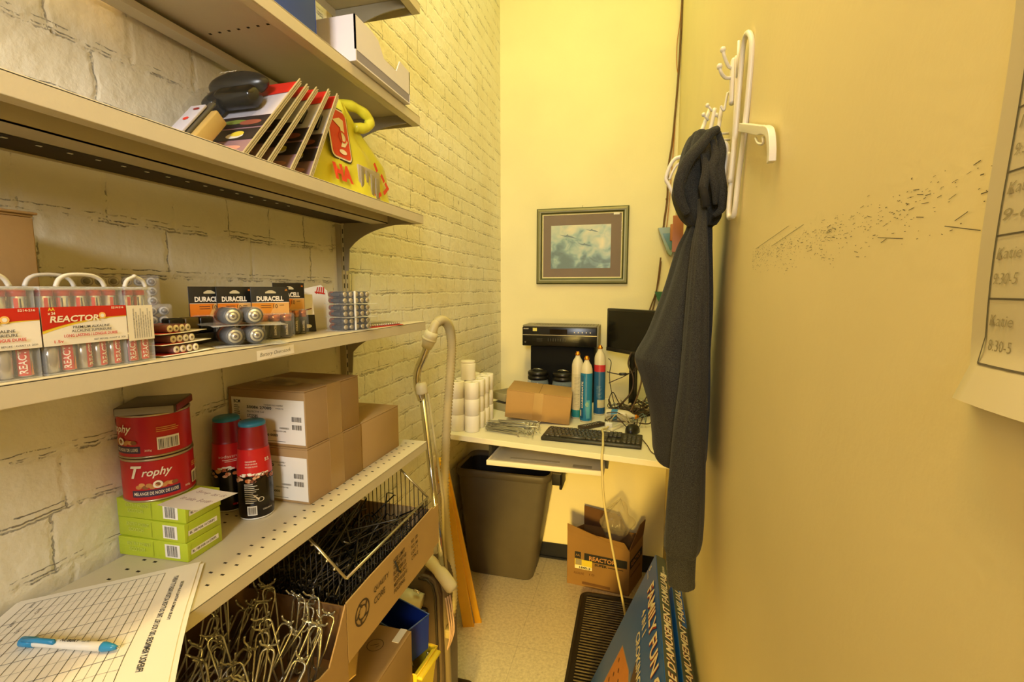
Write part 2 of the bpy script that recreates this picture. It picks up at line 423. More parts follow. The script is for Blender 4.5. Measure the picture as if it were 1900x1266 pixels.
# ================================================================== wall shelving
UP = mat('#b3a888', .4, .3)
def slotted_standard(x, y, z0, z1, lab):
    t = thing('shelf_standard', lab, 'shelf standard', (x, y, z0))
    mb = MB(); mb.box(x, x + .004, y - .016, y + .016, z0, z1, UP); mb.box(x, x + .016, y - .017, y - .013, z0, z1, UP); mb.box(x, x + .016, y + .013, y + .017, z0, z1, UP)
    mb.box(x + .012, x + .016, y - .013, y - .002, z0, z1, STEEL); mb.box(x + .012, x + .016, y + .002, y + .013, z0, z1, STEEL)
    mb.build('channel', t)
    mb = MB(); z = z0 + .01
    while z < z1 - .02:
        mb.box(x + .0155, x + .0164, y - .0095, y - .0055, z, z + .013, BLACK); mb.box(x + .0155, x + .0164, y + .0055, y + .0095, z, z + .013, BLACK); z += .025
    mb.build('slots', t)
slotted_standard(XL, 1.172, .62, 2.9, 'grey slotted metal upright carrying the shelf brackets on the brick wall')
HOLE = mat('#221c12', .9, var=0)
def shelf(name, ztop, x1, y0, y1, lab, perf=False, rail=False, bracket=True, dep=.024):
    t = thing(name, lab, 'shelf', (XL + .02, y1, ztop), 'metal wall shelves')
    x0 = XL + .018; mb = MB(); zt = ztop
    mb.box(x0, x1, y0, y1, zt - .003, zt, STEEL)                       # deck
    mb.box(x1 - .003, x1, y0, y1, zt - dep, zt - .0005, STEEL)         # front lip
    mb.box(x1 - .022, x1 - .003, y0, y1, zt - dep, zt - dep + .002, STEEL)
    mb.box(x0, x0 + .002, y0, y1, zt - dep, zt - .003, STEEL)
    mb.box(x0, x1 - .003, y1 - .002, y1, zt - dep, zt - .003, STEEL)
    mb.build('deck', t, bevel=.0008)
    if rail == 'rib':      # deep recess, a wide stiffening rib and a painted shade strip with pale dots for holes
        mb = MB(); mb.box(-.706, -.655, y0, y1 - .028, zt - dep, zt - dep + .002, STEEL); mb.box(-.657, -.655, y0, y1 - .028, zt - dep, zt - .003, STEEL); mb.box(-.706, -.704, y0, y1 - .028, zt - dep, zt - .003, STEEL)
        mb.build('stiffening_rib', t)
        SHADE = mat('#2b1d0e', .6, .2); mb = MB(); mb.box(x0, -.712, y0, y1 - .05, zt - dep + .003, zt - dep + .005, SHADE); mb.build('slotted_rail', t)  # dark plate: shade of the gap by the wall put into colour
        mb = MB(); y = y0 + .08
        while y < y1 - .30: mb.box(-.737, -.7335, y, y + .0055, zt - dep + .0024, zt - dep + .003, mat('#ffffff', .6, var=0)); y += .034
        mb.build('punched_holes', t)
    elif rail == 'flange':
        mb = MB(); mb.box(x0, x0 + .026, y0, y1 - .01, zt - dep, zt - dep + .0025, STEEL); mb.box(x0 + .026, x0 + .0285, y0, y1 - .01, zt - dep, zt - .012, STEEL)
        mb.build('back_flange', t)
        mb = MB()
        for k in range(8): mb.box(-.752 + k * .0205, -.747 + k * .0205, .724, .728, zt - .0034, zt - .003, HOLE)
        mb.build('punched_holes', t)
    if perf:
        mb = MB(); y = y1 - .03; k = 0
        rows = (x1 - .028, x1 - .050, x0 + .045, x0 + .067)
        while y > y0:
            for r in rows:
                mb.box(r - .003, r + .003, y - .0017, y + .0017, zt, zt + .00025, HOLE) if r < x1 else None
            y -= .0262; k += 1
        mb.build('perforation', t)
    if bracket:
        mb = MB(); xs = x0; L_ = (x1 - .02) - xs
        top = [(xs, zt - .004), (x1 - .024, zt - .004), (x1 - .024, zt - dep - .002)]
        cur = [(xs + L_ * (1 - q / 12) * .98, zt - dep - .002 - .105 * (1 - math.sqrt(max(0, 1 - (q / 12) ** 2.0)))) for q in range(0, 12)]
        poly = top + cur[0:] + [(xs + .012, zt - dep - .125), (xs, zt - dep - .125)]
        M = Matrix(((1, 0, 0, 0), (0, 0, 1, 1.1655), (0, 1, 0, 0), (0, 0, 0, 1)))
        mb.prism(poly, .003, mat('#a59c84', .45, var=.04), M); mb.build('bracket', t)
    return t
ZS = {1: 2.440, 2: 2.158, 3: 1.902, 4: 1.613, 5: 1.271}
shelf('wall_shelf', ZS[1], -.566, .75, 1.205, 'topmost grey metal shelf, only its far end in view')
shelf('wall_shelf', ZS[2], -.570, .02, 1.200, 'second metal shelf from the top, with the white carton and blue box', rail='flange')
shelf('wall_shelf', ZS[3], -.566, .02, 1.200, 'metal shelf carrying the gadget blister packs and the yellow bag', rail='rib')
shelf('wall_shelf', ZS[4], -.566, .02, 1.200, 'metal shelf carrying the battery packs with a handwritten tag on its edge', rail=False)
shelf('wall_shelf', ZS[5], -.566, .02, 1.192, 'perforated metal shelf carrying cans, bottles and brown cartons', perf=True, rail=False)
shelf('wall_shelf', .985, -.585, .02, 1.085, 'metal shelf beneath the hook cartons, hidden behind them', rail=False, bracket=False)
shelf('wall_shelf', .600, -.545, .02, 1.10, 'lowest metal shelf beneath the closed brown carton', rail=False, bracket=False)

# handwritten tag on the battery shelf
mb = MB(); f = plane_map((-.566, .595, 1.5905), (0, 1, 0.02), (0, -.02, 1), .0003)
mb.grid(lambda a, b: f(a * .082, b * .015, .0), 4, 2, PAPER)
printed(mb, f, [('t', 'Battery Overstock', .006, .003, .068, .008, INK, .35, -.012)])
o = mb.build('shelf_tag'); tag(o, 'white paper tag lettered Battery Overstock stuck to the shelf edge', 'label')

# ================================================================== boxes helper
def carton(name, lab, x0, x1, y0, y1, z0, z1, m_=None, group=None, tape=None, seam='y', rz=0):
    m_ = m_ or KRAFT
    cx, cy = (x0 + x1) / 2, (y0 + y1) / 2
    t = thing(name, lab, 'box', (cx, cy, z0), group, rz=rz)
    a, b, h = (x1 - x0) / 2, (y1 - y0) / 2, z1 - z0
    mb = MB(); mb.rbox(-a, a, -b, b, 0, h - .003, m_, .0018); mb.build('body', t, local=True)
    mb = MB(); g = .0012
    if seam == 'y': mb.rbox(-a, -g / 2, -b, b, h - .0028, h, m_, .001); mb.rbox(g / 2, a, -b, b, h - .0028, h, m_, .001)
    else: mb.rbox(-a, a, -b, -g / 2, h - .0028, h, m_, .001); mb.rbox(-a, a, g / 2, b, h - .0028, h, m_, .001)
    mb.build('lid_flaps', t, local=True)
    if tape:
        mb = MB(); w_ = .024
        if tape == 'y':
            mb.box(-w_, w_, -b, b, h, h + .0003, TAPE); mb.box(-w_, w_, -b - .0004, -b, h - .045, h, TAPE); mb.box(-w_, w_, b, b + .0004, h - .045, h, TAPE)
        else:
            mb.box(-a, a, -w_, w_, h, h + .0003, TAPE); mb.box(a, a + .0004, -w_, w_, 0, h, TAPE); mb.box(-a - .0004, -a, -w_, w_, h - .045, h, TAPE)
        mb.build('tape', t, local=True)
    return t, a, b, h

# ================================================================== perforated shelf: cartons
Z5 = ZS[5] + .0003
def shipping_label(t, a, b, h):
    # faces -Y (towards the doorway)
    f = plane_map((-a + .008, -b, .006), (1, 0, 0), (0, 0, 1), .0003); mb = MB(); W = 2 * a - .010; H = h * .78
    it = [('r', 0, 0, W, H, PAPER), ('t', 'BCM', .006, H - .012, .016, .007, INK, 0, .02)]
    rnd = random.Random(3)
    for k in range(9): it.append(('r', .006, H - .018 - k * .0042, rnd.uniform(.008, .018), .0014, INK))
    it += [('t', '50086 27080', .038, H - .022, .060, .006, INK, 0, .02), ('t', 'PROTECTIVE CAP', .038, H - .030, .042, .0035, INK),
           ('t', '5722585', .038, H - .041, .026, .007, INK, 0, .02), ('t', 'QTY 100', .038, H - .049, .022, .0045, INK),
           ('t', 'STANDARD PACK ASSEMBLY', .080, H - .014, .046, .003, INK), ('t', 'MADE IN', .108, H - .020, .018, .003, INK),
           ('bar', .145, H * .52, .022, .010), ('bar', .145, H * .34, .022, .010), ('t', '00 1000 0000', .06, .014, .05, .005, INK, 0, .02),
           ('t', 'HANDLE WITH CARE', .10, .024, .03, .003, INK), ('bar', .022, .020, .012, .012), ('r', .006, .004, W * .7, .0008, INK),
           ('t', '10000001', .115, .030, .022, .004, INK)]
    printed(mb, f, [q for q in it if q[1] != 'x'], .00015); mb.build('shipping_label', t, local=True)
G = 'brown cartons on the perforated shelf'
t, a, b, h = carton('cardboard_carton', 'lower of the two stacked brown cartons beside the drink bottles', -.806, -.620, .764, .952, Z5, Z5 + .115, KRAFT, G, 'x', 'x'); shipping_label(t, a, b, h)
t, a, b, h = carton('cardboard_carton', 'upper of the two stacked brown cartons, full white label in view', -.806, -.622, .766, .950, Z5 + .1155, Z5 + .231, KRAFT, G, 'x', 'x'); shipping_label(t, a, b, h)
mb = MB(); f = plane_map((-.055, -.055, h), (1, 0, 0), (0, 1, 0), .0006)
printed(mb, f, [('r', 0, 0, .085, .060, TAPE)] + [('r', .004, .006 + k * .008, .07 - (k % 3) * .012, .0025, KRAFT_D) for k in range(6)]); mb.build('clear_label', t, local=True)
carton('cardboard_carton', 'single brown carton at the far end of the perforated shelf', -.806, -.622, .957, 1.135, Z5, Z5 + .115, KRAFT_L, G, None, 'y')

# ---- three lime boxes
LIME = mat('#b5c42a', .5, var=.03); LIME_D = mat('#93a41e', .55, var=.02); LIMEL = mat('#c7d35a', .5, var=.02)
for k, (dz, rz, lab) in enumerate(((0, .02, 'lime green flat box, bottom of the three stacked'), (.0318, -.02, 'lime green flat box, middle of the three stacked'), (.0636, .01, 'lime green flat box, top of the three, under the nut can'))):
    t = thing('lime_box', lab, 'box', (-.7400, .574 + k * .001, Z5 + dz), 'stacked lime green boxes', rz=rz + .045)
    mb = MB(); a, b = .066, .034; mb.rbox(-a, a, -b, b, 0, .0312, LIME, .0012); mb.build('carton', t, local=True)
    mb = MB(); f = plane_map((-a, -b, 0), (1, 0, 0), (0, 0, 1), .0001)
    it = [('r', .090, .005, .028, .022, PAPER), ('bar', .094, .007, .019, .018)]
    it += [('t', 'ENTRY', .018, .019, .022, .006, LIMEL, 0, .01), ('t', 'POINT', .042, .019, .022, .006, LIMEL, 0, .01), ('t', 'SCOTCH', .022, .010, .030, .006, LIMEL, 0, .01), ('r', .068, .004, .0008, .024, LIME_D)]
    printed(mb, f, it)
    f = plane_map((a, -b, 0), (0, 1, 0), (0, 0, 1), .0001)
    it = [('r', .006, .010, .054, .008, PAPER), ('t', 'BL 100 FOR 14 STRIPS', .009, .012, .046, .004, INK, 0, .01), ('ln', .004, 0.002, .007, .028, .0006, LIME_D)]
    printed(mb, f, it); mb.build('printed_panel', t, local=True)

# ---- nut cans
RED = mat('#b8121a', .35, var=.03); REDD = mat('#7a1016', .4); GOLD = mat('#d79b52', .45); NUT = mat('#c98a45', .6, var=.2, scale=60); PURP = mat('#3b2440', .5); CREAM = mat('#f3e6cc', .5, var=0)
TIN = mat('#b9a78a', .3, .8)
def nut_can(loc, rz, lab):
    t = thing('nut_can', lab, 'can', loc, 'red mixed nut cans', rz=rz)
    r, H = .0485, .070; mb = MB()
    mb.lathe([(r - .001, 0), (r + .0006, .0008), (r + .0008, .003), (r - .0004, .004)], TIN, 48)
    mb.build('rim', t, local=True)
    mb = MB(); mb.lathe([(r, .004), (r, H - .004)], RED, 64, cap=False); mb.build('wall', t, local=True)
    mb = MB(); mb.lathe([(r - .0004, H - .004), (r + .001, H - .003), (r + .001, H), (r - .003, H), (r - .004, H - .003), (0.0001, H - .003)], TIN, 48); mb.build('lid', t, local=True)
    f = cyl_map((0, 0, 0), r); mb = MB(); du = .004
    it = [('r', -.040, .009, .066, .011, PURP), ('t', "MELANGE DE NOIX DE LUXE", -.037, .012, .060, .0052, CREAM, 0, .01)]
    printed(mb, f, it, .00025, du)
    it = []
    rn = random.Random(8)
    for q in range(11): it.append(('e', -.030 + q * .0048, .026 + rn.uniform(-.002, .003), .0044, .0032, [NUT, GOLD, mat('#8e5526', .6), NUT][q % 4]))
    it.append(('ring', -.004, .028, .0062, .0028, CREAM))
    printed(mb, f, it, .00012)
    it = [('t', 'T', -.040, .040, .017, .020, CREAM, .35, .03), ('t', 'rophy', -.024, .0385, .040, .0165, CREAM, .35, .015), ('r', .048, .012, .030, .020, PAPER), ('bar', .050, .013, .026, .016),
          ('r', .048, .044, .030, .0012, GOLD), ('r', .048, .047, .026, .0012, GOLD), ('r', .048, .041, .028, .0012, GOLD), ('t', '200g', .032, .011, .009, .004, CREAM)]
    printed(mb, lambda a, b, h: f(a, b, h + .0009), it, .0002, du); mb.build('label_print', t, local=True)
    return t
CANX, CANY = -.7600, .578
vd = math.atan2(-CANY, -CANX)
nut_can((CANX, CANY, Z5 + .0955), vd + .02, 'lower red nut can with the Trophy lettering facing out')
nut_can((CANX - .002, CANY + .001, Z5 + .166), vd - .98, 'upper red nut can turned with its bar code in view')
DK = mat('#3a2c26', .3, var=.1)
t = thing('plastic_tray', 'small dark flat tray with a grey front edge on top of the nut cans', 'tray', (CANX + .006, CANY - .002, Z5 + .2365), rz=.60)
MB().rbox(-.040, .040, -.044, .044, 0, .013, DK, .002).build('tray_shell', t, local=True)
MB().rbox(-.038, .038, -.0452, -.0442, .001, .012, mat('#8a8272', .35), .0004).rbox(.0402, .0412, -.040, .040, .001, .012, REDD, .0004).build('edge_strip', t, local=True)

# note on the lime boxes
mb = MB(); zt = Z5 + .0953
P = [(-.712, .533), (-.628, .528), (-.622, .598), (-.706, .604)]
def note(u, v):
    a = Vector(P[0]).lerp(Vector(P[1]), u); b = Vector(P[3]).lerp(Vector(P[2]), u); c = a.lerp(b, v)
    return Vector((c.x, c.y, zt + .0006 + .006 * max(0, u - .45) ** 2 + .002 * (1 - v) * u))
mb.grid(note, 9, 6, PAPER)
PINK = mat('#8d5a63', .7, var=0)
f = lambda a, b, h: note(a, b) + Vector((0, 0, h + .0002))
for k, s in enumerate(('Syrup', 'as is', 'to take', 'B order')):
    vs, fs = text_geo(s, .3, -.01); y = .72 - (k // 2) * .34; x = .14 + (k % 2) * .42
    mb.add([f(x + a * .34, y + b * .14, 0) for a, b in vs], fs, PINK)
tag(mb.build('paper_note'), 'small white handwritten note sticking out under the lower nut can', 'note')

# ---- syrup bottles
COLA = mat('#120b09', .22, var=.05); COLAR = mat('#a3161b', .3); BLUEC = mat('#2d7f9f', .4); FIZZ = mat('#7d3d1d', .4, var=.2, scale=80)
def syrup_bottle(loc, rz, lab, front):
    t = thing('syrup_bottle', lab, 'bottle', loc, 'red and black syrup bottles', rz=rz)
    prof = [(.026, .0), (.0295, .003), (.0305, .012), (.0305, .060), (.0298, .085), (.0285, .105), (.0268, .125), (.0262, .1345)]
    def rad(z):
        for (r0, z0), (r1, z1) in zip(prof, prof[1:]):
            if z <= z1: return r0 + (r1 - r0) * (z - z0) / (z1 - z0)
        return prof[-1][0]
    MB().lathe([(.025, 0), (.0290, .0015), (.0296, .004)], WHITE, 40).build('foot', t, local=True)
    MB().lathe([(rad(z), z) for z in (.004, .012, .03, .06, .078, .085)], COLA, 48, cap=False).build('body', t, local=True)
    MB().lathe([(rad(z) + .0003, z) for z in (.085, .095, .105, .115, .125, .1345)], mat('#c8201f', .3, var=.02), 48, cap=False).build('sleeve', t, local=True)
    MB().lathe([(.0262, .1345), (.0255, .136), (.0250, .138), (.0252, .150), (.0240, .166), (.0225, .176)], mat('#8f1418', .35), 48, cap=False).build('neck', t, local=True)
    MB().lathe([(.0225, .176), (.0232, .1765), (.0230, .181), (.0205, .1835), (.0001, .1838)], BLUEC, 40).build('cap', t, local=True)
    f = cyl_map((0, 0, 0), lambda b: rad(b)); mb = MB(); rn = random.Random(2 if front else 6)
    it = []
    for q in range(30): it.append(('e', rn.uniform(-.045, .045), .080 + rn.gauss(0, .004), rn.uniform(.002, .005), rn.uniform(.002, .004), [FIZZ, mat('#b8622f', .4), COLA, mat('#d8a070', .4)][q % 4]))
    for q in range(12): it.append(('e', rn.uniform(-.022, .022), .0885 + rn.gauss(0, .0012), .0035, .0016, CREAM))
    printed(mb, f, it, .0002)
    if front:
        it = [('r', -.014, .010, .014, .018, PAPER), ('bar', -.0125, .012, .011, .014)] + [('r', -.016, .034 + k * .0036, .012 + (k * 7 % 5) * .002, .0010, CREAM) for k in range(11)]
        it += [('t', 'NATURAL FLAVOR', -.014, .102, .018, .0026, CREAM), ('t', 'SIROP SAVEUR', -.014, .107, .018, .0026, CREAM), ('t', 'concentrate', -.014, .112, .016, .0028, CREAM), ('t', 'ss', .016, .110, .008, .006, CREAM), ('ln', -.004, .050, .004, .040, .002, CREAM), ('ring', .006, .040, .0045, .001, CREAM), ('t', 'COLA 440 ml', .008, .018, .014, .003, CREAM)]
    else:
        it = [('t', 'sodastream', -.022, .108, .042, .0055, CREAM, 0, -.01), ('r', -.016, .1035, .028, .0009, CREAM), ('r', -.012, .1005, .022, .0009, CREAM), ('t', 'Cola', .006, .022, .016, .010, CREAM, .4, .01), ('r', -.004, .014, .024, .004, COLAR), ('t', 'DIET', .002, .0045 + .010, .012, .003, CREAM)]
    printed(mb, f, it, .0003, .004); mb.build('label_print', t, local=True)
vb = math.atan2(-.706, .695)
syrup_bottle((-.695, .709, Z5), vb - .0, 'red and black syrup bottle in front, its bar code facing out', True)
syrup_bottle((-.768, .722, Z5), vb + .25, 'red and black syrup bottle behind, showing its brand lettering', False)

# ---- printed forms at the near end and the pen on them
def sheet(z, sh, seed):
    A, B, C, D = Vector((-.650, .545)), Vector((-.806, .405)), Vector((-.640, .12)), Vector((-.440, .300))
    def g(u, v):   # u along A->B (far edge), v from far edge to near edge
        p = A.lerp(B, u); q = D.lerp(C, u); c = p.lerp(q, v) + Vector(sh)
        over = max(0, c.x + .566); dz = over * over * 2.6 + over * .10
        return Vector((c.x, c.y, z - dz + .0012 * math.sin(u * 7 + seed) * v))
    return g
t = thing('printed_form_stack', 'stack of white printed grid forms lying on the near end of the perforated shelf', 'paper', (-.65, .35, Z5))
for k, sh in enumerate(((-.004, .006), (.006, .002), (0, 0))):
    mb = MB(); g = sheet(Z5 + .0012 + k * .0012, sh, k); mb.grid(g, 24, 24, PAPER)
    if k == 2:
        # u is across the width; rows run with v
        def seg(u0, v0, u1, v1, wd):
            n = 12; vs = []
            a = Vector((u0, v0)); b = Vector((u1, v1)); d = (b - a).normalized(); nn = Vector((-d.y, d.x)) * wd
            for q in range(n + 1):
                c = a.lerp(b, q / n)
                for s_ in (1, -1): e = c + nn * s_; vs.append(g(e.x, e.y) + Vector((0, 0, .0004)))
            mb.add(vs, [(2 * q, 2 * q + 1, 2 * q + 3, 2 * q + 2) for q in range(n)], INK)
        U0, U1, V0, V1 = .20, .93, .03, .97
        for q in range(19): u = U0 + (U1 - U0) * q / 18; seg(u, V0, u, V1, .0014 if q % 2 == 0 else .0007)
        for q in range(15): v = V0 + (V1 - V0) * q / 14; seg(U0, v, U1, v, .0010 if q % 2 == 0 else .0005)
        def tx(s, u, v, du_, dv_, bold=.02):
            vs, fs = text_geo(s, 0, bold)
            mb.add([g(u + (1 - b) * du_, v - a * dv_) + Vector((0, 0, .0005)) for a, b in vs], fs, INK)
        tx('FRIENDLY REMINDER: DID YOU FILL THIS OUT FOR ACTION RIGHT IT WENT?', .105, .66, .028, .58)
        tx('YOUR NAME & INITIALS & # PIECES', .060, .42, .018, .28)
        rn = random.Random(7)
        for q in range(16):
            tx(rn.choice(['Mon', 'Tues', 'Restock', 'Cola', 'Time', 'Pick up', '12 am']), rn.choice([.87, .835, .80]), .07 + q * .058, .020, .035, -.005)
    mb.build('form_sheet', t)
AQ = mat('#2f8fc4', .3, var=.02)
t = thing('ballpoint_pen', 'white and blue click pen lying on the grid forms', 'pen', (-.637, .363, Z5 + .0105))
a = Vector((-.700, .3515, Z5 + .0105)); b = Vector((-.580, .3755, Z5 + .0085)); L = lambda s: a.lerp(b, s)
MB().tube([L(.13), L(.14), L(.5), L(.84)], [.0042, .0048, .0050, .0052], WHITE, 16).build('barrel', t)
MB().tube([L(0), L(.01), L(.145)], [.0035, .0056, .0056], AQ, 16).build('cap', t)
mb = MB(); mb.tube([L(.03) + Vector((.003, -.003, .0048)), L(.2) + Vector((.003, -.003, .0058)), L(.35) + Vector((.003, -.003, .005)), L(.36) + Vector((.003, -.003, .003))], [.0022, .0028, .0030, .002], AQ, 8); mb.build('clip', t)
MB().tube([L(.84), L(.86), L(.94), L(.985)], [.0053, .0054, .0038, .0020], AQ, 16).tube([L(.985), L(1.0)], [.0014, .0005], ZINC, 8).build('tip', t)
mb = MB(); dv = (b - a).normalized(); side = Vector((-dv.y, dv.x, 0))
f = plane_map(L(.42) + Vector((0, 0, .0051)) - side * .003, dv, side, 0)
printed(mb, f, [('t', 'NUBERT', 0.0, .001, .022, .0042, INK, 0, .02), ('t', 'est 92', .026, .002, .010, .0028, INK)]); mb.build('imprint', t)

# ================================================================== battery shelf
Z4 = ZS[4] + .0003
RR = mat('#c8281c', .4, var=.02); OR = mat('#e8902a', .45, var=.02); YE = mat('#f0d040', .5, var=0); BAT = mat('#b9b5ae', .25, .7, var=.05); ORG = mat('#e0761c', .4, var=.02)
SILV = mat('#c8c0ac', .3, .8); COP = mat('#b5682c', .25, .8, var=.04)
def battery(mb, p0, p1, r, body, top, frac=.3, n=14):
    p0 = Vector(p0); p1 = Vector(p1); q = p0.lerp(p1, 1 - frac); d = (p1 - p0).normalized()
    mb.tube([p0, p0 + d * .0008, q], [r * .8, r, r], body, n); mb.tube([q, p1 - d * .0008, p1], [r, r, r * .8], top, n)
    mb.tube([p1, p1 + d * .0012], r * .36, SILV, 8); mb.tube([p0 - d * .0004, p0], r * .72, SILV, n)
def battery_case(name, lab, loc, rz, W, D, H, seed, label=True, side_label=False):
    """clear hard case of upright cells, printed card band across its face; face towards +X in local space, y to the right"""
    t = thing(name, lab, 'battery pack', loc, 'clear cases of red batteries', rz=rz)
    mb = MB(); th = .0012
    mb.rbox(-D, -D + th, 0, W, 0, H, CLEAR, .0005); mb.rbox(-th, 0, 0, W, 0, H, CLEAR, .0005)
    mb.rbox(-D, 0, 0, th, 0, H, CLEAR, .0005); mb.rbox(-D, 0, W - th, W, 0, H, CLEAR, .0005); mb.rbox(-D, 0, 0, W, 0, th, CLEAR2, .0005); mb.rbox(-D, 0, 0, W, H - th, H, CLEAR2, .0005)
    mb.rbox(-D - .0005, .0006, -.0006, W + .0006, H * .955, H * .985, CLEAR2, .0006)
    mb.build('case_shell', t, local=True)
    # hang tab: rounded frame
    mb = MB(); y0, y1 = W * .28, W * .72; z = H
    pts = spline([(-.003, y0 - .006, z), (-.003, y0 - .002, z + .008), (-.003, y0 + .008, z + .0125), (-.003, y1 - .008, z + .0125), (-.003, y1 + .002, z + .008), (-.003, y1 + .006, z)], 4)
    mb.tube(pts, .0022, mat('#dcd6c8', .3, 0, alpha=.75, var=0), 6); mb.build('hang_tab', t, local=True)
    rn = random.Random(seed); n = int((W - .004) / .0142)
    for layer in range(2):
        for row in range(max(1, int((D - .004) / .0142))):
            if row > 0 and layer > 0 and not side_label: pass
            for k in range(n):
                y = .002 + .0071 + k * (W - .004 - .0142) / max(1, n - 1); x = -.0022 - .0071 - row * .0142; z0 = .002 + layer * (H - .004) / 2
                mb = MB(); hb = (H - .006) / 2
                battery(mb, (x, y, z0), (x, y, z0 + hb), .0069, BAT, RR, .16, 12)
                if row == 0:
                    a0 = rn.uniform(-.7, .7); f = cyl_map((x, y, z0), .0069, a0)
                    if layer == 0 and rn.random() < .75:
                        printed(mb, f, [('r', -.0045, .001, .010, hb * .66, RR)], .0001, .002)
                        printed(mb, f, [('p', [(.0055, .001), (.0085, .001), (.0070, hb * .4)], OR), ('v', 'REACT', -.003, .003, .006, hb * .55, CREAM, 0, .02)], .0002)
                    elif layer == 1:
                        printed(mb, f, [('r', -.001, .004, .0012, hb * .7, INK), ('r', .003, .004, .0012, hb * .7, mat('#8a8f98', .4)), ('r', -.005, .0, .003, hb * .8, RR)], .0001)
                mb.build('battery_cell', t, local=True)
    if label:
        mb = MB(); f = plane_map((0, -.0015, H * .33), (0, 1, 0), (0, 0, 1), .0008); w_, h_ = W + .003, H * .44
        n_ = 14
        top = [(w_ * q / n_, h_ * (.40 + .30 * (1 - (1 - q / n_) ** 2.2))) for q in range(n_ + 1)]
        band = [(x_, y_ - .0011) for x_, y_ in top]; band2 = [(x_, y_ - .0022 * (1 - x_ / w_) - .0008) for x_, y_ in top]
        it = [('r', 0, 0, w_, h_, PAPER), ('p', band2 + [(w_, h_), (0, h_)], YE), ('p', [(x_, y_ - .0002) for x_, y_ in top] + [(w_, h_), (0, h_)], OR), ('p', top + [(w_, h_), (0, h_)], RR)]
        printed(mb, f, it, .00012)
        GL = mat('#f7c46a', .5, var=0)
        it = [('t', 'AA', .006, h_ * .90, .006, h_ * .085, YE, 0, .03), ('t', 'x 24', .0055, h_ * .80, .0065, h_ * .075, CREAM, 0, .03), ('t', 'REACTOR', .0065, h_ * .60, w_ * .56, h_ * .17, CREAM, .18, .03), ('c', w_ * .68, h_ * .73, .0036, GL), ('c', w_ * .68, h_ * .73, .0020, WHITE),
              ('t', '5214-216', w_ * .80, h_ * .91, w_ * .16, h_ * .06, CREAM, 0, .02), ('t', 'PREMIUM ALKALINE', w_ * .32, h_ * .42, w_ * .44, h_ * .068, INK, 0, .012), ('t', 'ALCALINE SUPERIEURE', w_ * .30, h_ * .32, w_ * .48, h_ * .068, INK, 0, .012),
              ('t', 'LONG LASTING / LONGUE DUREE', w_ * .21, h_ * .20, w_ * .64, h_ * .075, RR, 0, .02), ('t', '1.5v', w_ * .10, h_ * .07, w_ * .10, h_ * .075, RR, 0, .02), ('t', 'BEST BEFORE / AVANT LE  2020', w_ * .55, h_ * .065, w_ * .4, h_ * .045, INK, 0, .01)]
        f2 = lambda a_, b_, h__: f(a_, b_, h__ + .0006)
        printed(mb, f2, it, .00012); mb.build('printed_card', t, local=True)
    if side_label:
        mb = MB(); f = plane_map((0, -.0005, H * .30), (0, 1, 0), (0, 0, 1), .0008); w_, h_ = W, H * .46
        it = [('r', 0, 0, w_, h_, PAPER)] + [('v', 'WARNING BATTERIES MAY EXPLODE', w_ * (.22 + q * .085), h_ * .06, w_ * .045, h_ * .85 - (q % 3) * .004, INK, 0, .01) for q in range(8)]
        printed(mb, f, it); mb.build('printed_card', t, local=True)
    return t
battery_case('battery_case', 'red and clear battery case at the left picture edge, lettering cut off', (-.574, .247, Z4), -.02, .081, .036, .090, 1)
battery_case('battery_case', 'red and clear battery case whose full front label is readable', (-.572, .332, Z4), .02, .079, .036, .090, 2)
battery_case('battery_case', 'battery case turned with its fine-print side panel, right of the readable one', (-.5735, .4135, Z4), .10, .033, .060, .090, 3, label=False, side_label=True)
battery_case('battery_case', 'battery case hidden behind the readable one, only its hang tab and top showing', (-.622, .335, Z4), .04, .079, .036, .0905, 4, label=False)
battery_case('battery_case', 'battery case behind the leftmost one, only its hang tab and top showing', (-.624, .250, Z4), .0, .079, .036, .0905, 5, label=False)
# brown carton standing behind them
t, a, b, h = carton('cardboard_carton', 'tall brown carton standing behind the leftmost battery cases', -.800, -.672, .270, .392, Z4, Z4 + .172, KRAFT, None, None, 'x')
mb = MB(); mb.rbox(-a, a + .003, -b, b + .003, h, h + .003, KRAFT, .001); mb.build('top_flap', t, local=True)

def cell_blister(lab, loc, rz, rows, cols, name='battery_blister', group='clear blisters of silver batteries by the wall'):
    t = thing(name, lab, 'battery pack', loc, group, rz=rz); W = cols * .0148 + .006; H = rows * .0148 + .006
    MB().rbox(-.026, 0, 0, W, 0, H, CLEAR, .003).build('blister', t, local=True)
    for i in range(rows):
        for j in range(cols):
            mb = MB(); y = .003 + .0074 + j * .0148; z = .003 + .0074 + i * .0148
            battery(mb, (-.003, y, z), (-.024, y, z), .0068, mat('#b9b0a0', .4, .2), RR, .2, 12)
            mb.tube([(-.0028, y, z), (-.0022, y, z)], .0060, mat('#d8d0c0', .4, .2), 14).tube([(-.0022, y, z), (-.0018, y, z)], .0042, mat('#8d8477', .4, .3), 12); mb.build('battery_cell', t, local=True)
    return t
cell_blister('wide clear blister of silver battery ends standing against the brick wall', (-.770, .492, Z4), -.62, 7, 6)
cell_blister('narrow clear blister of silver battery ends right of the fine-print battery case', (-.712, .538, Z4), -.62, 4, 2)

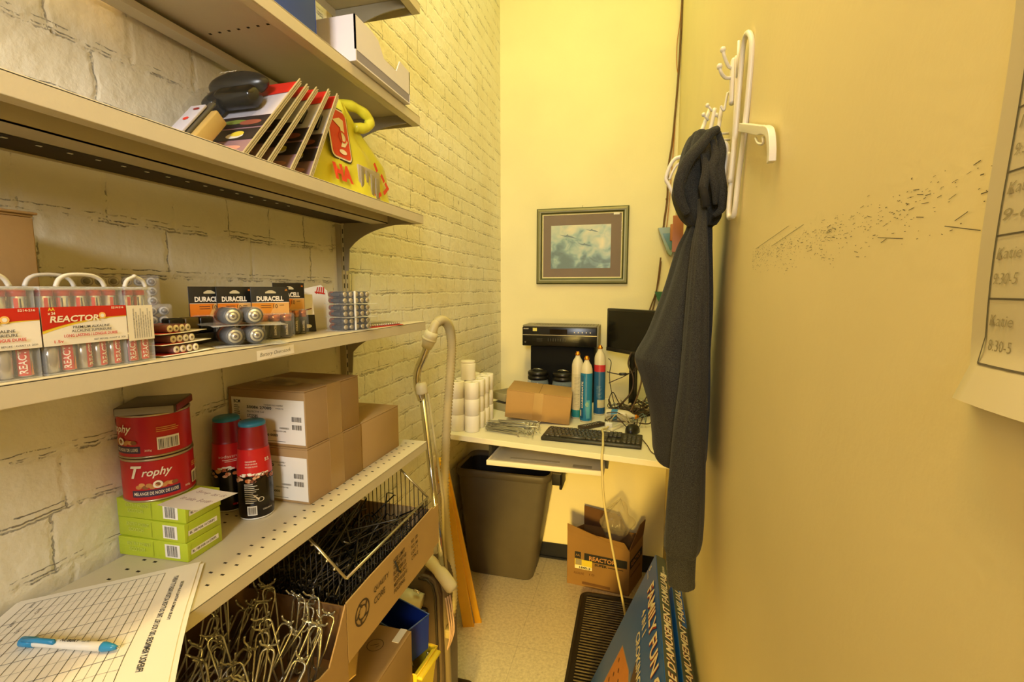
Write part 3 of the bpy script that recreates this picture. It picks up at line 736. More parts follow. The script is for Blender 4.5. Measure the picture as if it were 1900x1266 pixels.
# AAA blisters lying flat (three) at the shelf edge
def flat_blister(lab, z, dx, rz):
    t = thing('battery_blister', lab, 'battery pack', (-.585 + dx, .462, z), 'flat blisters of small batteries', rz=rz)
    mb = MB(); mb.grid(lambda u, v: Vector((-.055 + u * .058, v * .085, .0008 + .003 * (v - .4) ** 2 * 4 * .25)), 6, 10, WHITE); mb.build('backing_card', t, local=True, solid=.0007)
    MB().box(-.052, -.001, .001, .040, .0014, .0018, RR).build('printed_card', t, local=True)
    MB().rbox(-.050, -.002, .018, .062, .0016, .0125, CLEAR, .003).build('blister', t, local=True)
    for k in range(4):
        mb = MB(); y = .024 + k * .0106; battery(mb, (-.0035, y, .0070), (-.047, y, .0070), .0050, REDD, RR, .2, 12); mb.tube([(-.0031, y, .007), (-.0026, y, .007)], .0049, CREAM, 12).tube([(-.0026, y, .007), (-.002, y, .007)], .0018, mat('#7a6a50', .4), 8)
        mb.build('battery_cell', t, local=True)
for k, lab in enumerate(('flat red battery blister at the shelf edge, bottom of three', 'flat red battery blister at the shelf edge, middle of three', 'flat red battery blister at the shelf edge, top of three with pale cell ends')):
    flat_blister(lab, Z4 + .0005 + k * .0137, -.003 * k, .12 + .04 * k)

# black C cells in two stacked clear packs
def d_pack(lab, z, rz, yy):
    t = thing('battery_blister', lab, 'battery pack', (-.598, yy, z), 'stacked packs of fat black batteries', rz=rz)
    mb = MB(); mb.grid(lambda u, v: Vector((.012 - u * .125, -.018 + v * .105, .0004 + .0012 * math.sin(u * 9 + v * 5))), 12, 8, CLEAR2); mb.build('backing_card', t, local=True, solid=.0008)
    for k in range(2):
        mb = MB(); y = .012 + k * .031; zc = .0150
        mb.tube([(.0, y, zc), (-.001, y, zc), (-.034, y, zc)], [.0105, .0128, .0128], mat('#24211c', .45), 24)
        mb.tube([(-.034, y, zc), (-.048, y, zc), (-.049, y, zc)], [.0128, .0128, .011], COP, 24)
        mb.tube([(.0002, y, zc), (.0008, y, zc)], .0100, mat('#d8cfae', .3, .6), 24); mb.tube([(.0008, y, zc), (.0011, y, zc)], .0072, mat('#6c6148', .4, .5), 20); mb.tube([(.0011, y, zc), (.0016, y, zc)], .0050, mat('#d8cfae', .3, .6), 18); mb.tube([(.0016, y, zc), (.0019, y, zc)], .0024, mat('#5a4526', .4, .5), 12)
        mb.build('battery_cell', t, local=True)
        MB().tube([(-.050, y, zc), (.0025, y, zc)], [.0140, .0140], CLEAR, 24).build('blister', t, local=True)
d_pack('lower pack of two fat black batteries, round ends facing out', Z4 + .0008, -.50, .572)
d_pack('upper pack of two fat black batteries, round ends facing out', Z4 + .0318, -.50, .570)
t = thing('battery_blister', 'low black battery pack lying behind the fat batteries', 'battery pack', (-.690, .545, Z4)); 
for k in range(3): MB().rbox(.0, .018, k * .026, k * .026 + .024, .018, .044, [BLACK, mat('#5a4a1c', .4), BLACK][k], .003).build('battery_cell', t, local=True)
MB().rbox(-.002, .022, -.003, .080, 0, .018, mat('#1f1b16', .3), .002).build('backing_card', t, local=True)

# Duracell hanging cards
def dura(lab, loc, rz, W, H, cols, big=False, tilt=0.0, dim=False):
    t = thing('battery_card', lab, 'battery pack', loc, 'black and copper battery cards', rot=(0, tilt, rz))
    BK = mat('#2b2a26' if dim else '#171614', .35, var=.02); OO = mat('#d88a2c' if dim else '#dd7a1e', .4, var=.02)
    mb = MB(); mb.rbox(-.0006, .0006, 0, W, 0, H, BK, .0003); mb.build('card', t, local=True)
    f = plane_map((.0006, 0, 0), (0, 1, 0), (0, 0, 1), .0002); mb = MB()
    it = [('r', .001, H * .44, W - .002, H * .26, OO), ('p', [(W * .45, H * .44), (W - .001, H * .44), (W - .001, H * .70), (W * .62, H * .70)], mat('#e0a85a', .4)), ('r', .001, H * .695, W - .002, .0006, CREAM),
          ('t', 'DURACELL', W * .14, H * .725, W * .70, H * .095, CREAM, 0, .04), ('t', '10', W * .56, H * .585, W * .11, H * .08, INK), ('r', W * .24, H * .64, W * .26, .0009, INK), ('r', W * .24, H * .60, W * .26, .0009, INK), ('r', W * .72, H * .64, W * .12, .0009, INK),
          ('p', [(W * .36, H * .875), (W * .64, H * .875), (W * .64, H * .90), (W * .54, H * .935), (W * .46, H * .935), (W * .36, H * .90)], mat('#c8b98c', .7)), ('t', 'AA', W * .88, H * .92, W * .07, H * .04, OO, 0, .03)]
    printed(mb, f, it, .00012); mb.build('printed_panel', t, local=True)
    r = (W - .006) / cols / 2
    for k in range(cols):
        mb = MB(); y = .003 + r + k * 2 * r; x = .0015 + r
        battery(mb, (x, y, .003), (x, y, H * .47), r * .97, mat('#1d1b18', .3), COP, .30, 16)
        f = cyl_map((x, y, .003), r * .97, -.3); printed(mb, f, [('v', 'DURACELL', -.002, .004, .0035, H * .2, CREAM, 0, .02)], .0002)
        mb.build('battery_cell', t, local=True)
    MB().rbox(.0008, .003 + 2 * r, .001, W - .001, .001, H * .50, CLEAR, .004).build('blister', t, local=True)
    return t
dura('leftmost black and orange battery card of the row', (-.700, .602, Z4), -.42, .060, .092, 4)
dura('second black and orange battery card of the row, number 10 in view', (-.676, .632, Z4), -.42, .056, .092, 4)
dura('third black and orange battery card, whole brand lettering in view', (-.645, .672, Z4), -.44, .066, .092, 3, dim=True)
dura('rearmost taller black and orange battery card, lettering half covered', (-.664, .745, Z4), -.40, .062, .100, 4)

# stacked AA trays, white hanging packs behind, a flat pack
def aa_block(lab, z, k):
    t = thing('battery_blister', lab, 'battery pack', (-.640, .872, z), 'stacked blocks of dark small batteries', rz=-.30)
    MB().rbox(-.004, .068, -.004, .078, 0, .0012, CLEAR2, .0005).build('backing_card', t, local=True)
    MB().rbox(-.002, .052, -.002, .074, .0012, .0275, CLEAR, .002).build('blister', t, local=True)
    for i in range(2):
        for j in range(5):
            mb = MB(); y = .007 + j * .0148; zz = .0078 + i * .0128
            battery(mb, (.050, y, zz), (.003, y, zz), .0062, mat('#1a1918', .35), mat('#a4551f', .3, .5), .3, 12); mb.tube([(.0503, y, zz), (.0508, y, zz)], .0052, mat('#b5a47c', .35, .5), 12)
            if j == 0:
                mb.box(.012, .040, y - .0066, y - .0060, zz - .003, zz + .003, mat('#3a3a3a', .4))
            mb.build('battery_cell', t, local=True)
    MB().rbox(.0525, .0535, .028, .033, .001, .0275, WHITE, .0003).build('paper_strip', t, local=True)
for k, lab in enumerate(('bottom block of small dark batteries in the stack of three', 'middle block of small dark batteries in the stack of three', 'top block of small dark batteries in the stack of three')): aa_block(lab, Z4 + k * .0282, k)
def white_pack(loc, rz, W, H, lab, tilt):
    t = thing('hanging_pack', lab, 'package', loc, 'white hanging packs behind the dark batteries', rot=(0, tilt, rz))
    mb = MB(); mb.rbox(-.001, .001, 0, W, 0, H, PAPER, .0005); mb.build('card', t, local=True)
    f = plane_map((.001, 0, 0), (0, 1, 0), (0, 0, 1), .0002); mb = MB()
    printed(mb, f, [('r', 0, 0, W, H * .45, BLACK), ('e', W * .35, H * .30, W * .22, H * .08, PAPER), ('e', W * .65, H * .15, W * .18, H * .05, PAPER), ('r', W * .3, H * .88, W * .3, H * .04, KRAFT_D), ('ln', W * .1, H * .5, W * .9, H * .62, .002, REDD)]); mb.build('printed_panel', t, local=True)
white_pack((-.700, .800, Z4), -.35, .055, .090, 'taller white and black hanging pack half hidden by battery packs', -.10)
white_pack((-.672, .800, Z4), -.5, .050, .078, 'shorter white and black hanging pack right behind the tall battery card', -.16)
t = thing('hanging_pack', 'white pack with a red emblem leaning behind the dark battery blocks', 'package', (-.700, .870, Z4), rot=(0, -.12, -.3))
mb = MB(); mb.prism([(0, 0), (.07, 0), (.07, .085), (.055, .098), (.012, .090), (0, .080)], .002, PAPER, Matrix(((0, 0, 1, 0), (1, 0, 0, 0), (0, 1, 0, 0), (0, 0, 0, 1)))); mb.build('card', t, local=True)
mb = MB(); f = plane_map((.002, 0, 0), (0, 1, 0), (0, 0, 1), .0002); printed(mb, f, [('ln', .040 + q * .006, .078, .046 + q * .005, .093, .0028, RR) for q in range(4)] + [('ln', .036, .082, .062, .078, .003, RR)]); mb.build('printed_emblem', t, local=True)
t = thing('battery_strip', 'low flat strip of small batteries at the far end of the battery shelf', 'battery pack', (-.640, .925, Z4), rz=-.2)
MB().rbox(0, .050, 0, .150, 0, .0015, RR, .0005).build('backing_card', t, local=True)
MB().rbox(.004, .048, .020, .148, .0015, .0075, CLEAR, .001).build('blister', t, local=True)
for k in range(16):
    mb = MB(); battery(mb, (.046, .025 + k * .0076, .0045), (.008, .025 + k * .0076, .0045), .0028, ZINC, BLACK, .2, 8); mb.build('battery_cell', t, local=True)
t = thing('paper_scrap', 'small crumpled red and white paper scrap beside the flat battery strip', 'paper', (-.640, .925, Z4 + .008))
mb = MB(); mb.add([(0, 0, 0), (.03, .01, .004), (.012, .022, .020), (-.008, .02, .002), (.022, -.006, .014), (.004, .004, .024)], [(0, 1, 4), (0, 4, 5), (1, 2, 4), (4, 2, 5), (0, 5, 3), (5, 2, 3)], mat('#d88a7c', .7)); mb.build('crumpled_sheet', t, local=True)

# ================================================================== gadget shelf (third from the top)
Z3 = ZS[3] + .0004
CLAM = mat('#d8cfae', .15, 0, alpha=.35, var=0); CARDG = mat('#b9b4bc', .45, var=.03); PHOTO = mat('#2f2723', .4, var=.25, scale=40); PHOTOP = mat('#8d6f72', .5, var=.1); EDGE = mat('#c9b98a', .3, 0, alpha=.75, var=.03)
def gadget_pack(lab, y, th, W, H, gadget, x1=-.576, slim=True):
    t = thing('gadget_blister_pack', lab, 'package', (x1, y, Z3), 'leaning blister packs of kitchen gadgets', rot=(-th, 0, 0))
    mb = MB(); mb.rbox(-W, 0, -.0005, .0006, 0, H, CARDG, .0004); mb.build('backing_card', t, local=True)
    mb = MB(); mb.rbox(-W - .004, .003, .0010, .0022, 0, H + .004, CLAM, .0008)
    for q in range(3): mb.box(.0006, .0034, -.004 + q * .0030, -.0026 + q * .0030, 0, H + .003 - q * .002, EDGE)
    mb.build('clamshell', t, local=True)
    mb = MB(); f = plane_map((-W, -.0006, 0), (1, 0, 0), (0, 0, 1), .0003)
    it = [('r', 0, 0, W, H * .52, mat('#8f6f74', .5)), ('r', 0, H * .90, W, H * .10, RR), ('p', [(W * .45, H * .80), (W, H * .84), (W, H * .90), (W * .6, H * .90)], RR)]
    for q in range(3):
        z0 = H * (.015 + q * .17); m_ = [PHOTOP, PHOTO, PHOTO][q]
        it.append(('r', .001, z0, W - .002, H * .150, m_))
        if q == 1: it += [('e', W * .70, z0 + H * .06, W * .11, H * .038, mat('#d8d2c0', .5)), ('e', W * .72, z0 + H * .082, W * .085, H * .034, mat('#d6c23a', .5)), ('e', W * .3, z0 + H * .07, W * .10, H * .03, mat('#7d7468', .6))]
        elif q == 2: it += [('e', W * .55, z0 + H * .08, W * .16, H * .030, mat('#6d7a34', .5)), ('e', W * .78, z0 + H * .06, W * .14, H * .035, mat('#8d4f3a', .5))]
        else: it += [('e', W * .70, z0 + H * .07, W * .20, H * .035, mat('#c98f7a', .5))]
    printed(mb, f, it, .00015); mb.build('printed_panel', t, local=True)
    GD = mat('#26241f', .3, var=.04); mb = MB()
    if slim:
        cx = -W * gadget
        MB().rbox(cx - .030, cx + .055, -.009, -.001, H * .56, H * .74, mat('#15140f', .2), .004, 3).build('gadget_body', t, local=True)
        MB().rbox(cx + .020, cx + .050, -.0105, -.0088, H * .58, H * .66, mat('#c2a24a', .4), .0008, 1).build('tan_insert', t, local=True)
        return t
    cx = -W * gadget; 
    def blob(u, v):
        a = u * 2 * PI; p = v * PI; ex = math.cos(a) * math.sin(p); ey = math.cos(p); ez = math.sin(a) * math.sin(p)
        return Vector((cx + .060 * ex, -.022 + .020 * ey, H * .83 + .024 * ez))
    mb.grid(blob, 32, 16, GD, wrap=True); mb.build('gadget_lid', t, local=True)
    MB().rbox(cx - .020, cx + .060, -.036, -.004, H * .56, H * .72, mat('#15140f', .2), .012, 4).build('gadget_body', t, local=True)
    MB().rbox(cx - .036, cx - .006, -.034, -.004, H * .50, H * .70, mat('#1b1c1c', .12), .010, 4).build('gadget_handle', t, local=True)
    MB().rbox(cx - .075, cx + .062, -.034, -.002, H * .46, H * .80, mat('#5a564c', .08, 0, alpha=.10, var=0), .014, 3).build('blister_bubble', t, local=True)
    f = plane_map((cx - .022, -.0440, H * .83), (1, 0, 0), (0, 0, 1)); mb = MB()
    vs, fs = text_geo('progressive', .2, 0); mb.add([f(a * .034, b * .006, 0) for a, b in vs], fs, CREAM); mb.build('lettering', t, local=True)
TH = .70
gadget_pack('nearest leaning gadget blister pack, its black oval lid and photos fully in view', .603, TH, .150, .205, .60, slim=False)
gadget_pack('second leaning gadget blister pack, close behind the nearest one', .628, TH - .02, .150, .200, .52)
gadget_pack('third leaning gadget blister pack, between the pair in front and the last two', .652, TH - .03, .150, .205, .48)
gadget_pack('fourth leaning gadget blister pack, second from the yellow bag', .703, TH - .12, .150, .205, .5)
gadget_pack('leaning gadget blister pack right beside the yellow bag', .752, TH - .22, .150, .195, .45)
t = thing('gadget_box', 'deep tan-sided clamshell in front of the leaning packs at their left end', 'package', (-.634, .562, Z3), rot=(-TH, 0, 0))
MB().rbox(-.014, .014, -.012, .012, 0, .080, mat('#b79a58', .35, var=.04), .003).build('clamshell', t, local=True)
t = thing('gadget_card', 'narrow grey and black card leaning at the left end of the gadget packs', 'package', (-.645, .535, Z3), rot=(-TH, 0, 0))
MB().rbox(-.014, .014, -.002, .002, 0, .095, CARDG, .001).build('card', t, local=True); MB().rbox(.004, .016, .003, .010, 0, .112, mat('#4a463c', .35), .003).build('dark_edge', t, local=True)
mb = MB(); printed(mb, plane_map((-.014, -.002, 0), (1, 0, 0), (0, 0, 1), .0003), [('e', .014, .060, .005, .004, RR), ('e', .018, .084, .006, .003, REDD)]); mb.build('printed_panel', t, local=True)

# yellow carrier bag
YB_ = mat('#dcd63a', .32, var=.06, bump=.25, bs=25, alpha=.96); BRED = mat('#d8381f', .4, var=0)
t = thing('plastic_bag', 'yellow plastic carrier bag with a red and white emblem on the gadget shelf', 'bag', (-.66, .94, Z3))
prof = [(.774, 1.103, 0), (.785, 1.104, .02), (.800, 1.102, .05), (.820, 1.098, .09), (.838, 1.040, .12), (.862, .990, .15), (.880, .950, .175), (.888, .925, .190)]
def bagpt(u, v):
    z = v * .190
    for (a0, b0, z0), (a1, b1, z1) in zip(prof, prof[1:]):
        if z <= z1 + 1e-9: k = (z - z0) / (z1 - z0); ya = a0 + (a1 - a0) * k; yb = b0 + (b1 - b0) * k; break
    c = (ya + yb) / 2; hw = (yb - ya) / 2; dep = .048 * (1 - .55 * v) + .004
    an = u * 2 * PI; wob = .006 * noise.noise(Vector((math.cos(an) * 3, math.sin(an) * 3, v * 5)))
    fold = .0025 * math.sin(an * 9 + v * 4)
    x = -.636 + (dep + wob + fold) * math.copysign(abs(math.cos(an)) ** .6, math.cos(an)); y = c + (hw + wob * .5) * math.sin(an)
    return Vector((x, y, Z3 + z))
mb = MB(); mb.grid(bagpt, 72, 24, YB_, wrap=True); mb.build('bag_body', t)
mb = MB(); pts = spline([(-.625, .905, Z3 + .182), (-.615, .925, Z3 + .192), (-.602, .960, Z3 + .192), (-.592, .985, Z3 + .178), (-.595, .975, Z3 + .158), (-.605, .945, Z3 + .150)], 5)
mb.tube(pts, [.010, .011, .012, .011, .010] * 5 + [.010], YB_, 10); mb.build('handle', t)
def bag_front(y, z, h):
    lo, hi = 0.0, 1.0; v = min(.995, max(0, (z) / .190)); best = None
    for q in range(-18, 19):
        p = bagpt((q / 18 * .25) % 1.0, v)
        if best is None or abs(p.y - y) < abs(best.y - y): best = p
    p = best
    return Vector((p.x + .004 + h, y, Z3 + z))
mb = MB(); fb = lambda a, b, h: Vector((-.5835 + h - .0264 * b / .19 - .010 * ((a - .10) / .10) ** 2 * (b > .05), .80 + a, Z3 + b))
def rrect(x, y, ww, hh, r):
    o = []
    for cx_, cy_, a0 in ((x + ww - r, y + r, -90), (x + ww - r, y + hh - r, 0), (x + r, y + hh - r, 90), (x + r, y + r, 180)):
        for q in range(6): a = math.radians(a0 + q * 18); o.append((cx_ + r * math.cos(a), cy_ + r * math.sin(a)))
    return o
it = [('p', rrect(.045, .062, .070, .108, .014), INK), ('p', rrect(.0475, .0645, .065, .103, .012), CREAM), ('p', rrect(.051, .068, .058, .096, .010), BRED),
      ('p', [(.062, .140), (.085, .150), (.098, .148), (.096, .118), (.104, .105), (.092, .092), (.078, .090), (.086, .105), (.084, .130)], CREAM), ('e', .082, .080, .012, .005, CREAM), ('ring', .088, .112, .012, .003, BRED),
      ('t', 'HA', .040, .018, .060, .034, BRED, 0, .06)]
printed(mb, fb, it, .0005); mb.build('printed_emblem', t)
mb = MB()
for q, (y, z, a) in enumerate(((1.00, .078, .9), (1.030, .060, .8), (1.048, .045, .7), (.990, .010, -.5), (1.012, .018, -.6), (1.040, .032, -.7))):
    M = Matrix.Translation((-.5885, y, Z3 + z)) @ Matrix.Rotation(-a, 4, 'X'); mb.add([M @ Vector(p) for p in ((0, -.010, -.005), (0, .010, -.005), (0, .010, .004), (0, -.010, .004))], [(0, 1, 2, 3)], BRED)
mb.build('printed_lettering', t)
mb = MB(); GB = mat('#a79b80', .45, var=.08)
mb.rbox(-.60, -.5890, .930, 1.020, .004 + Z3, .070 + Z3, GB, .004)
for q in range(4): mb.rbox(-.590, -.5865, .936 + q * .020, .948 + q * .020, Z3 + .006, Z3 + .066 - q * .004, mat('#8f8468', .4), .002)
mb.build('ribbed_package', t)

# ================================================================== second shelf: white carton, blue box
Z2 = ZS[2] + .0004; BL = mat('#3552a8', .5, var=.03); LAV = mat('#ded9df', .55, var=.02); LAVD = mat('#8f8a9a', .6, var=.03)
t = thing('blue_box', 'plain blue box standing on the second shelf, cut by the top picture edge', 'box', (-.68, .70, Z2)); MB().rbox(-.795, -.585, .600, .800, Z2, Z2 + .22, BL, .002).build('carton', t)
MB().box(-.795, -.585, .8002, .8006, Z2 + .01, Z2 + .21, BL).build('end_panel', t)
t = thing('white_carton', 'white open display carton with a notched side on the second shelf', 'box', (-.67, 1.0, Z2))
M = Matrix(((0, 0, 1, 0), (1, 0, 0, 0), (0, 1, 0, 0), (0, 0, 0, 1)))
side = [(.884, .022), (1.118, .022), (1.118, .075), (1.070, .080), (1.052, .050), (.995, .052), (.972, .080), (.944, .086), (.884, .088)]
mb = MB(); M2 = Matrix.Translation((-.560, 0, Z2)) @ M; mb.prism(side, .003, LAV, M2); M3 = Matrix.Translation((-.780, 0, Z2)) @ M; mb.prism(side, .003, LAV, M3)
mb.box(-.780, -.557, .884, .887, Z2 + .0, Z2 + .088, LAV); mb.box(-.780, -.557, 1.115, 1.118, Z2 + .0, Z2 + .075, LAV); mb.box(-.780, -.557, .887, 1.115, Z2, Z2 + .003, LAV); mb.build('carton', t)
MB().box(-.5595, -.5575, .888, 1.114, Z2 + .001, Z2 + .022, LAVD).build('lower_band', t)
t = thing('small_carton', 'pale box on the topmost shelf, only its lower end showing', 'box', (-.66, 1.0, ZS[1])); MB().rbox(-.76, -.60, .92, 1.12, ZS[1] + .0004, ZS[1] + .12, mat('#c9bfa8', .6), .002).build('carton', t)

# ================================================================== hook cartons under the perforated shelf
ZB = .9856
t = thing('open_carton', 'long open carton printed QUALITY CARE with a recycling ring, wire basket inside', 'box', (-.66, .91, ZB))
MYZ = lambda x: Matrix.Translation((x, 0, 0)) @ Matrix(((0, 0, 1, 0), (1, 0, 0, 0), (0, 1, 0, 0), (0, 0, 0, 1)))
mb = MB(); mb.prism([(.722, ZB), (1.114, ZB), (1.114, 1.117), (.98, 1.113), (.80, 1.112), (.722, 1.109)], .003, KRAFT_L, MYZ(-.518)); mb.build('front_panel', t)
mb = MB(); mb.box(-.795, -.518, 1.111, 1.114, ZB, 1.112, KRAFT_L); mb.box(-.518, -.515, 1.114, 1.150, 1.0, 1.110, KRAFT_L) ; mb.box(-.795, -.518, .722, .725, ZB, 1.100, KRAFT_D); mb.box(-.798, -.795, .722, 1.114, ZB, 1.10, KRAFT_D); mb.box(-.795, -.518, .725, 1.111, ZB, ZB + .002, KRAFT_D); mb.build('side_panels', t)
mb = MB(); f = plane_map((-.5150, .722, ZB), (0, 1, 0), (0, 0, 1), .0003); INKB = mat('#4a3a24', .8, var=.05)
it = [('ring', .050, .070, .026, .004, INKB), ('ring', .050, .070, .015, .003, INKB)] + [('ln', .050 + .012 * math.cos(a), .070 + .012 * math.sin(a), .050 + .022 * math.cos(a + .5), .070 + .022 * math.sin(a + .5), .005, INKB) for a in (.3, 1.5, 2.8, 4.0, 5.2)]
it += [('t', 'QUALITY', .092, .080, .062, .014, INKB, 0, .01), ('t', 'CORE', .092, .056, .045, .014, INKB, 0, .01)]
rn = random.Random(3)
for k, s in enumerate(('SIZE LIMIT', 'GROSS WT 65', 'BURST 200 LB', 'EDGE 32 ECT', 'MEETS RULE 41', 'FOLDING')): it.append(('t', s, .175, .098 - k * .0145, .050 + rn.uniform(0, .02), .010, INKB, 0, .02))
for k in range(4): it.append(('t', ('NO. 12B', 'PCS 144', 'LOT 7', 'CTN 2')[k], .262, .098 - k * .0145, .035, .009, INKB, 0, .01))
printed(mb, f, it, .00015); mb.build('printed_lettering', t)
MB().tube(spline([(-.514, .905, 1.085), (-.510, .908, 1.070), (-.512, .915, 1.058), (-.511, .922, 1.050)], 4), .0022, BLACKM, 6).build('wire_end', t)

t = thing('cut_down_carton', 'nearer open carton with a torn-down front, full of chrome hooks', 'box', (-.66, .50, ZB))
mb = MB(); mb.prism([(.26, .93), (.7195, .895), (.7195, 1.108), (.700, 1.075), (.665, 1.022), (.640, 1.024), (.60, 1.040), (.55, 1.046), (.26, 1.050)], .003, KRAFT, MYZ(-.518)); mb.build('front_panel', t)
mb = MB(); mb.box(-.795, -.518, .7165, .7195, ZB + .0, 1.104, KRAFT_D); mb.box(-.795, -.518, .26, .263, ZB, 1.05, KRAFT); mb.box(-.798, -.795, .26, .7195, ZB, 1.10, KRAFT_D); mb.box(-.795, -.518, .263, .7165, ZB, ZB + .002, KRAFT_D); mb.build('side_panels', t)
mb = MB(); f = plane_map((-.515, .50, .93), (0, 1, 0), (0, 0, 1), .0003)
printed(mb, f, [('ln', .10, .02, .13, .09, .002, INKB), ('ln', .13, .09, .165, .03, .002, INKB), ('ln', .045, .0, .075, .08, .0015, INKB), ('p', [(.150, .03), (.158, .0), (.165, .03)], PAPER)]); mb.build('printed_marks', t)

# wire basket
WIRE = mat('#2c2720', .35, .7); RAIL = mat('#b8b2a0', .28, .9)
t = thing('wire_basket', 'slant-sided metal wire basket holding the black display hooks', 'basket', (-.66, .917, ZB + .004))
yf0, yf1 = .734, 1.100; fr = Vector((-.522, 0, 1.150)); br_ = Vector((-.600, 0, 1.219)); bk = Vector((-.785, 0, 1.224))
mb = MB(); P = lambda p, y: Vector((p.x, y, p.z))
mb.tube([P(bk, yf0), P(br_, yf0), P(fr, yf0)], .0030, RAIL, 8); mb.tube([P(bk, yf1), P(br_, yf1), P(fr, yf1)], .0030, RAIL, 8); mb.tube([P(fr, yf0), P(fr, yf1)], .0030, RAIL, 8); mb.tube([P(bk, yf0), P(bk, yf1)], .0030, RAIL, 8)
mb.build('rim', t)
def railz(x):
    if x < br_.x: return bk.z + (br_.z - bk.z) * (x - bk.x) / (br_.x - bk.x)
    return br_.z + (fr.z - br_.z) * (x - br_.x) / (fr.x - br_.x)
for yy, nm in ((yf0, 'near'), (yf1, 'far')):
    mb = MB(); x = -.775
    while x < -.524: mb.tube([(x, yy, railz(x)), (x, yy, ZB + .008)], .0011, WIRE, 5); x += .0125
    mb.tube([(-.785, yy, 1.06), (-.524, yy, 1.06)], .0015, WIRE, 5); mb.tube([(-.785, yy, ZB + .008), (-.524, yy, ZB + .008)], .0015, WIRE, 5); mb.build('wire_panel', t)
mb = MB(); y = yf0 + .012
while y < yf1: mb.tube([(-.524, y, 1.148), (-.530, y, ZB + .008)], .0011, WIRE, 5); y += .0115
for z in (1.130, 1.110, 1.09, 1.07): mb.tube([(-.525, yf0, z), (-.525, yf1, z)], .0011, WIRE, 5)
mb.build('wire_panel', t)
mb = MB(); x = -.78
while x < -.53: mb.tube([(x, yf0, ZB + .006), (x, yf1, ZB + .006)], .0011, WIRE, 5); x += .016
mb.build('wire_floor', t)
mb = MB()
for q in range(4): mb.lathe([(.0001, -.003), (.003, -.0015), (.003, .0015), (.0001, .003)], RAIL, 10, c=(-.545 - q * .016, yf0 - .003, railz(-.545 - q * .016) - .003))
mb.build('rim_welds', t)

# black display hooks in the basket
BW = mat('#191715', .28, .5, var=.05); BW2 = mat('#5a5448', .3, .6, var=.05)  # BW2: lighter wire, sheen on the black hooks painted in
def black_hook(L, mt):
    mb = MB()
    pts = [Vector((0, 0, 0)), Vector((L * .5, 0, 0)), Vector((L - .006, 0, 0)), Vector((L, 0, .004)), Vector((L + .003, 0, .018))]
    mb.tube(pts, .0019, mt, 6)
    mb.tube([(0, -.012, .0), (0, .012, .0)], .0019, mt, 6)
    for s_ in (-1, 1): mb.tube([(0, s_ * .012, 0), (-.004, s_ * .012, .006), (-.010, s_ * .012, .006), (-.012, s_ * .012, .016)], .0017, mt, 6)
    return mb
protos = []
rn = random.Random(21)
lab = 'black wire display hook in the tangled heap inside the wire basket'
for k in range(110):
    L_ = (.21, .25, .29)[k % 3]
    if k < 3:
        o = black_hook(L_, [BW, BW2, BW2][k]).build('display_hook'); tag(o, lab, 'hook', 'black display hooks in the basket'); protos.append(o)
    else:
        o = protos[k % 3].copy(); COL.objects.link(o)
    lay = k / 110.0
    a = PI / 2 + rn.gauss(0, .33) + (.25 if rn.random() < .5 else -.1)
    if rn.random() < .22: a += PI
    cx = rn.uniform(-.745, -.565); cy = rn.uniform(.84, .98); z = ZB + .02 + lay * .095 + (-cx - .56) * .26 * lay
    tilt = rn.gauss(.02, .10); x = cx - math.cos(a) * L_ / 2; y = cy - math.sin(a) * L_ / 2
    x2 = x + math.cos(a) * L_; y2 = y + math.sin(a) * L_
    x = min(max(x, -.775), -.54); 
    if x2 > -.535 or x2 < -.775: a = PI / 2 + (PI if math.sin(a) < 0 else 0) + rn.gauss(0, .06)
    y = min(max(y, .752), 1.085); 
    if y + math.sin(a) * L_ > 1.082: y = 1.082 - math.sin(a) * L_
    if y + math.sin(a) * L_ < .755: y = .755 - math.sin(a) * L_
    o.location = (x, y, z); o.rotation_euler = (rn.uniform(-2, 2), -tilt, a)
for k, (x, y, z, rx, ry, rz) in enumerate(((-.66, .96, 1.12, .3, -.9, 1.2), (-.63, 1.0, 1.13, 1.2, -.6, .9), (-.61, 1.03, 1.12, 2.0, -.5, 2.0), (-.68, .92, 1.13, .2, -.8, 2.2), (-.59, 1.05, 1.11, 1.5, -.35, .4), (-.70, 1.02, 1.15, 1.2, -.4, 1.0))):
    o = protos[0].copy(); COL.objects.link(o); o.scale = (.35, 1, 1); o.location = (x, y, z); o.rotation_euler = (rx, ry, rz); o['label'] = lab

# chrome double-wire hooks in the nearer carton
HK = mat('#c2c0b4', .28, .85, var=.08)
def chrome_hook(L, wd, curl):
    mb = MB(); r = .0018
    path = [(-wd * .35, 0, 0), (-wd * .9, 0, L * .5), (-wd, 0, L - .008), (-wd * .8, 0, L - .002), (-wd * .4, 0, L), (wd * .4, 0, L), (wd * .8, 0, L - .002), (wd, 0, L - .008), (wd * .9, 0, L * .5), (wd * .35, 0, 0)]
    mb.tube(path, r, HK, 7)
    mb.tube(spline([(-wd * .35, 0, 0), (-wd * .2, .006, -.006), (0, .012, -.004)], 4), r, HK, 7)
    for s_ in (-1, 1):
        mb.tube(spline([(0, 0, L), (s_ * .004, -.006, L + .006), (s_ * (.008 + curl), -.010, L + .008), (s_ * (.011 + curl), -.016, L + .015)], 4), r * .95, HK, 7)
    mb.tube([(-.006, -.001, L + .001), (0, -.004, L + .006), (.006, -.001, L + .001)], r * .9, HK, 6)
    return mb
cp = []
for k in range(3): o = chrome_hook((.112, .125, .100)[k], (.012, .010, .014)[k], k * .003).build('peg_hook'); tag(o, 'chrome double-wire peg hook in the heap filling the nearer carton', 'hook', 'chrome peg hooks in the nearer carton'); cp.append(o)
rn = random.Random(5)
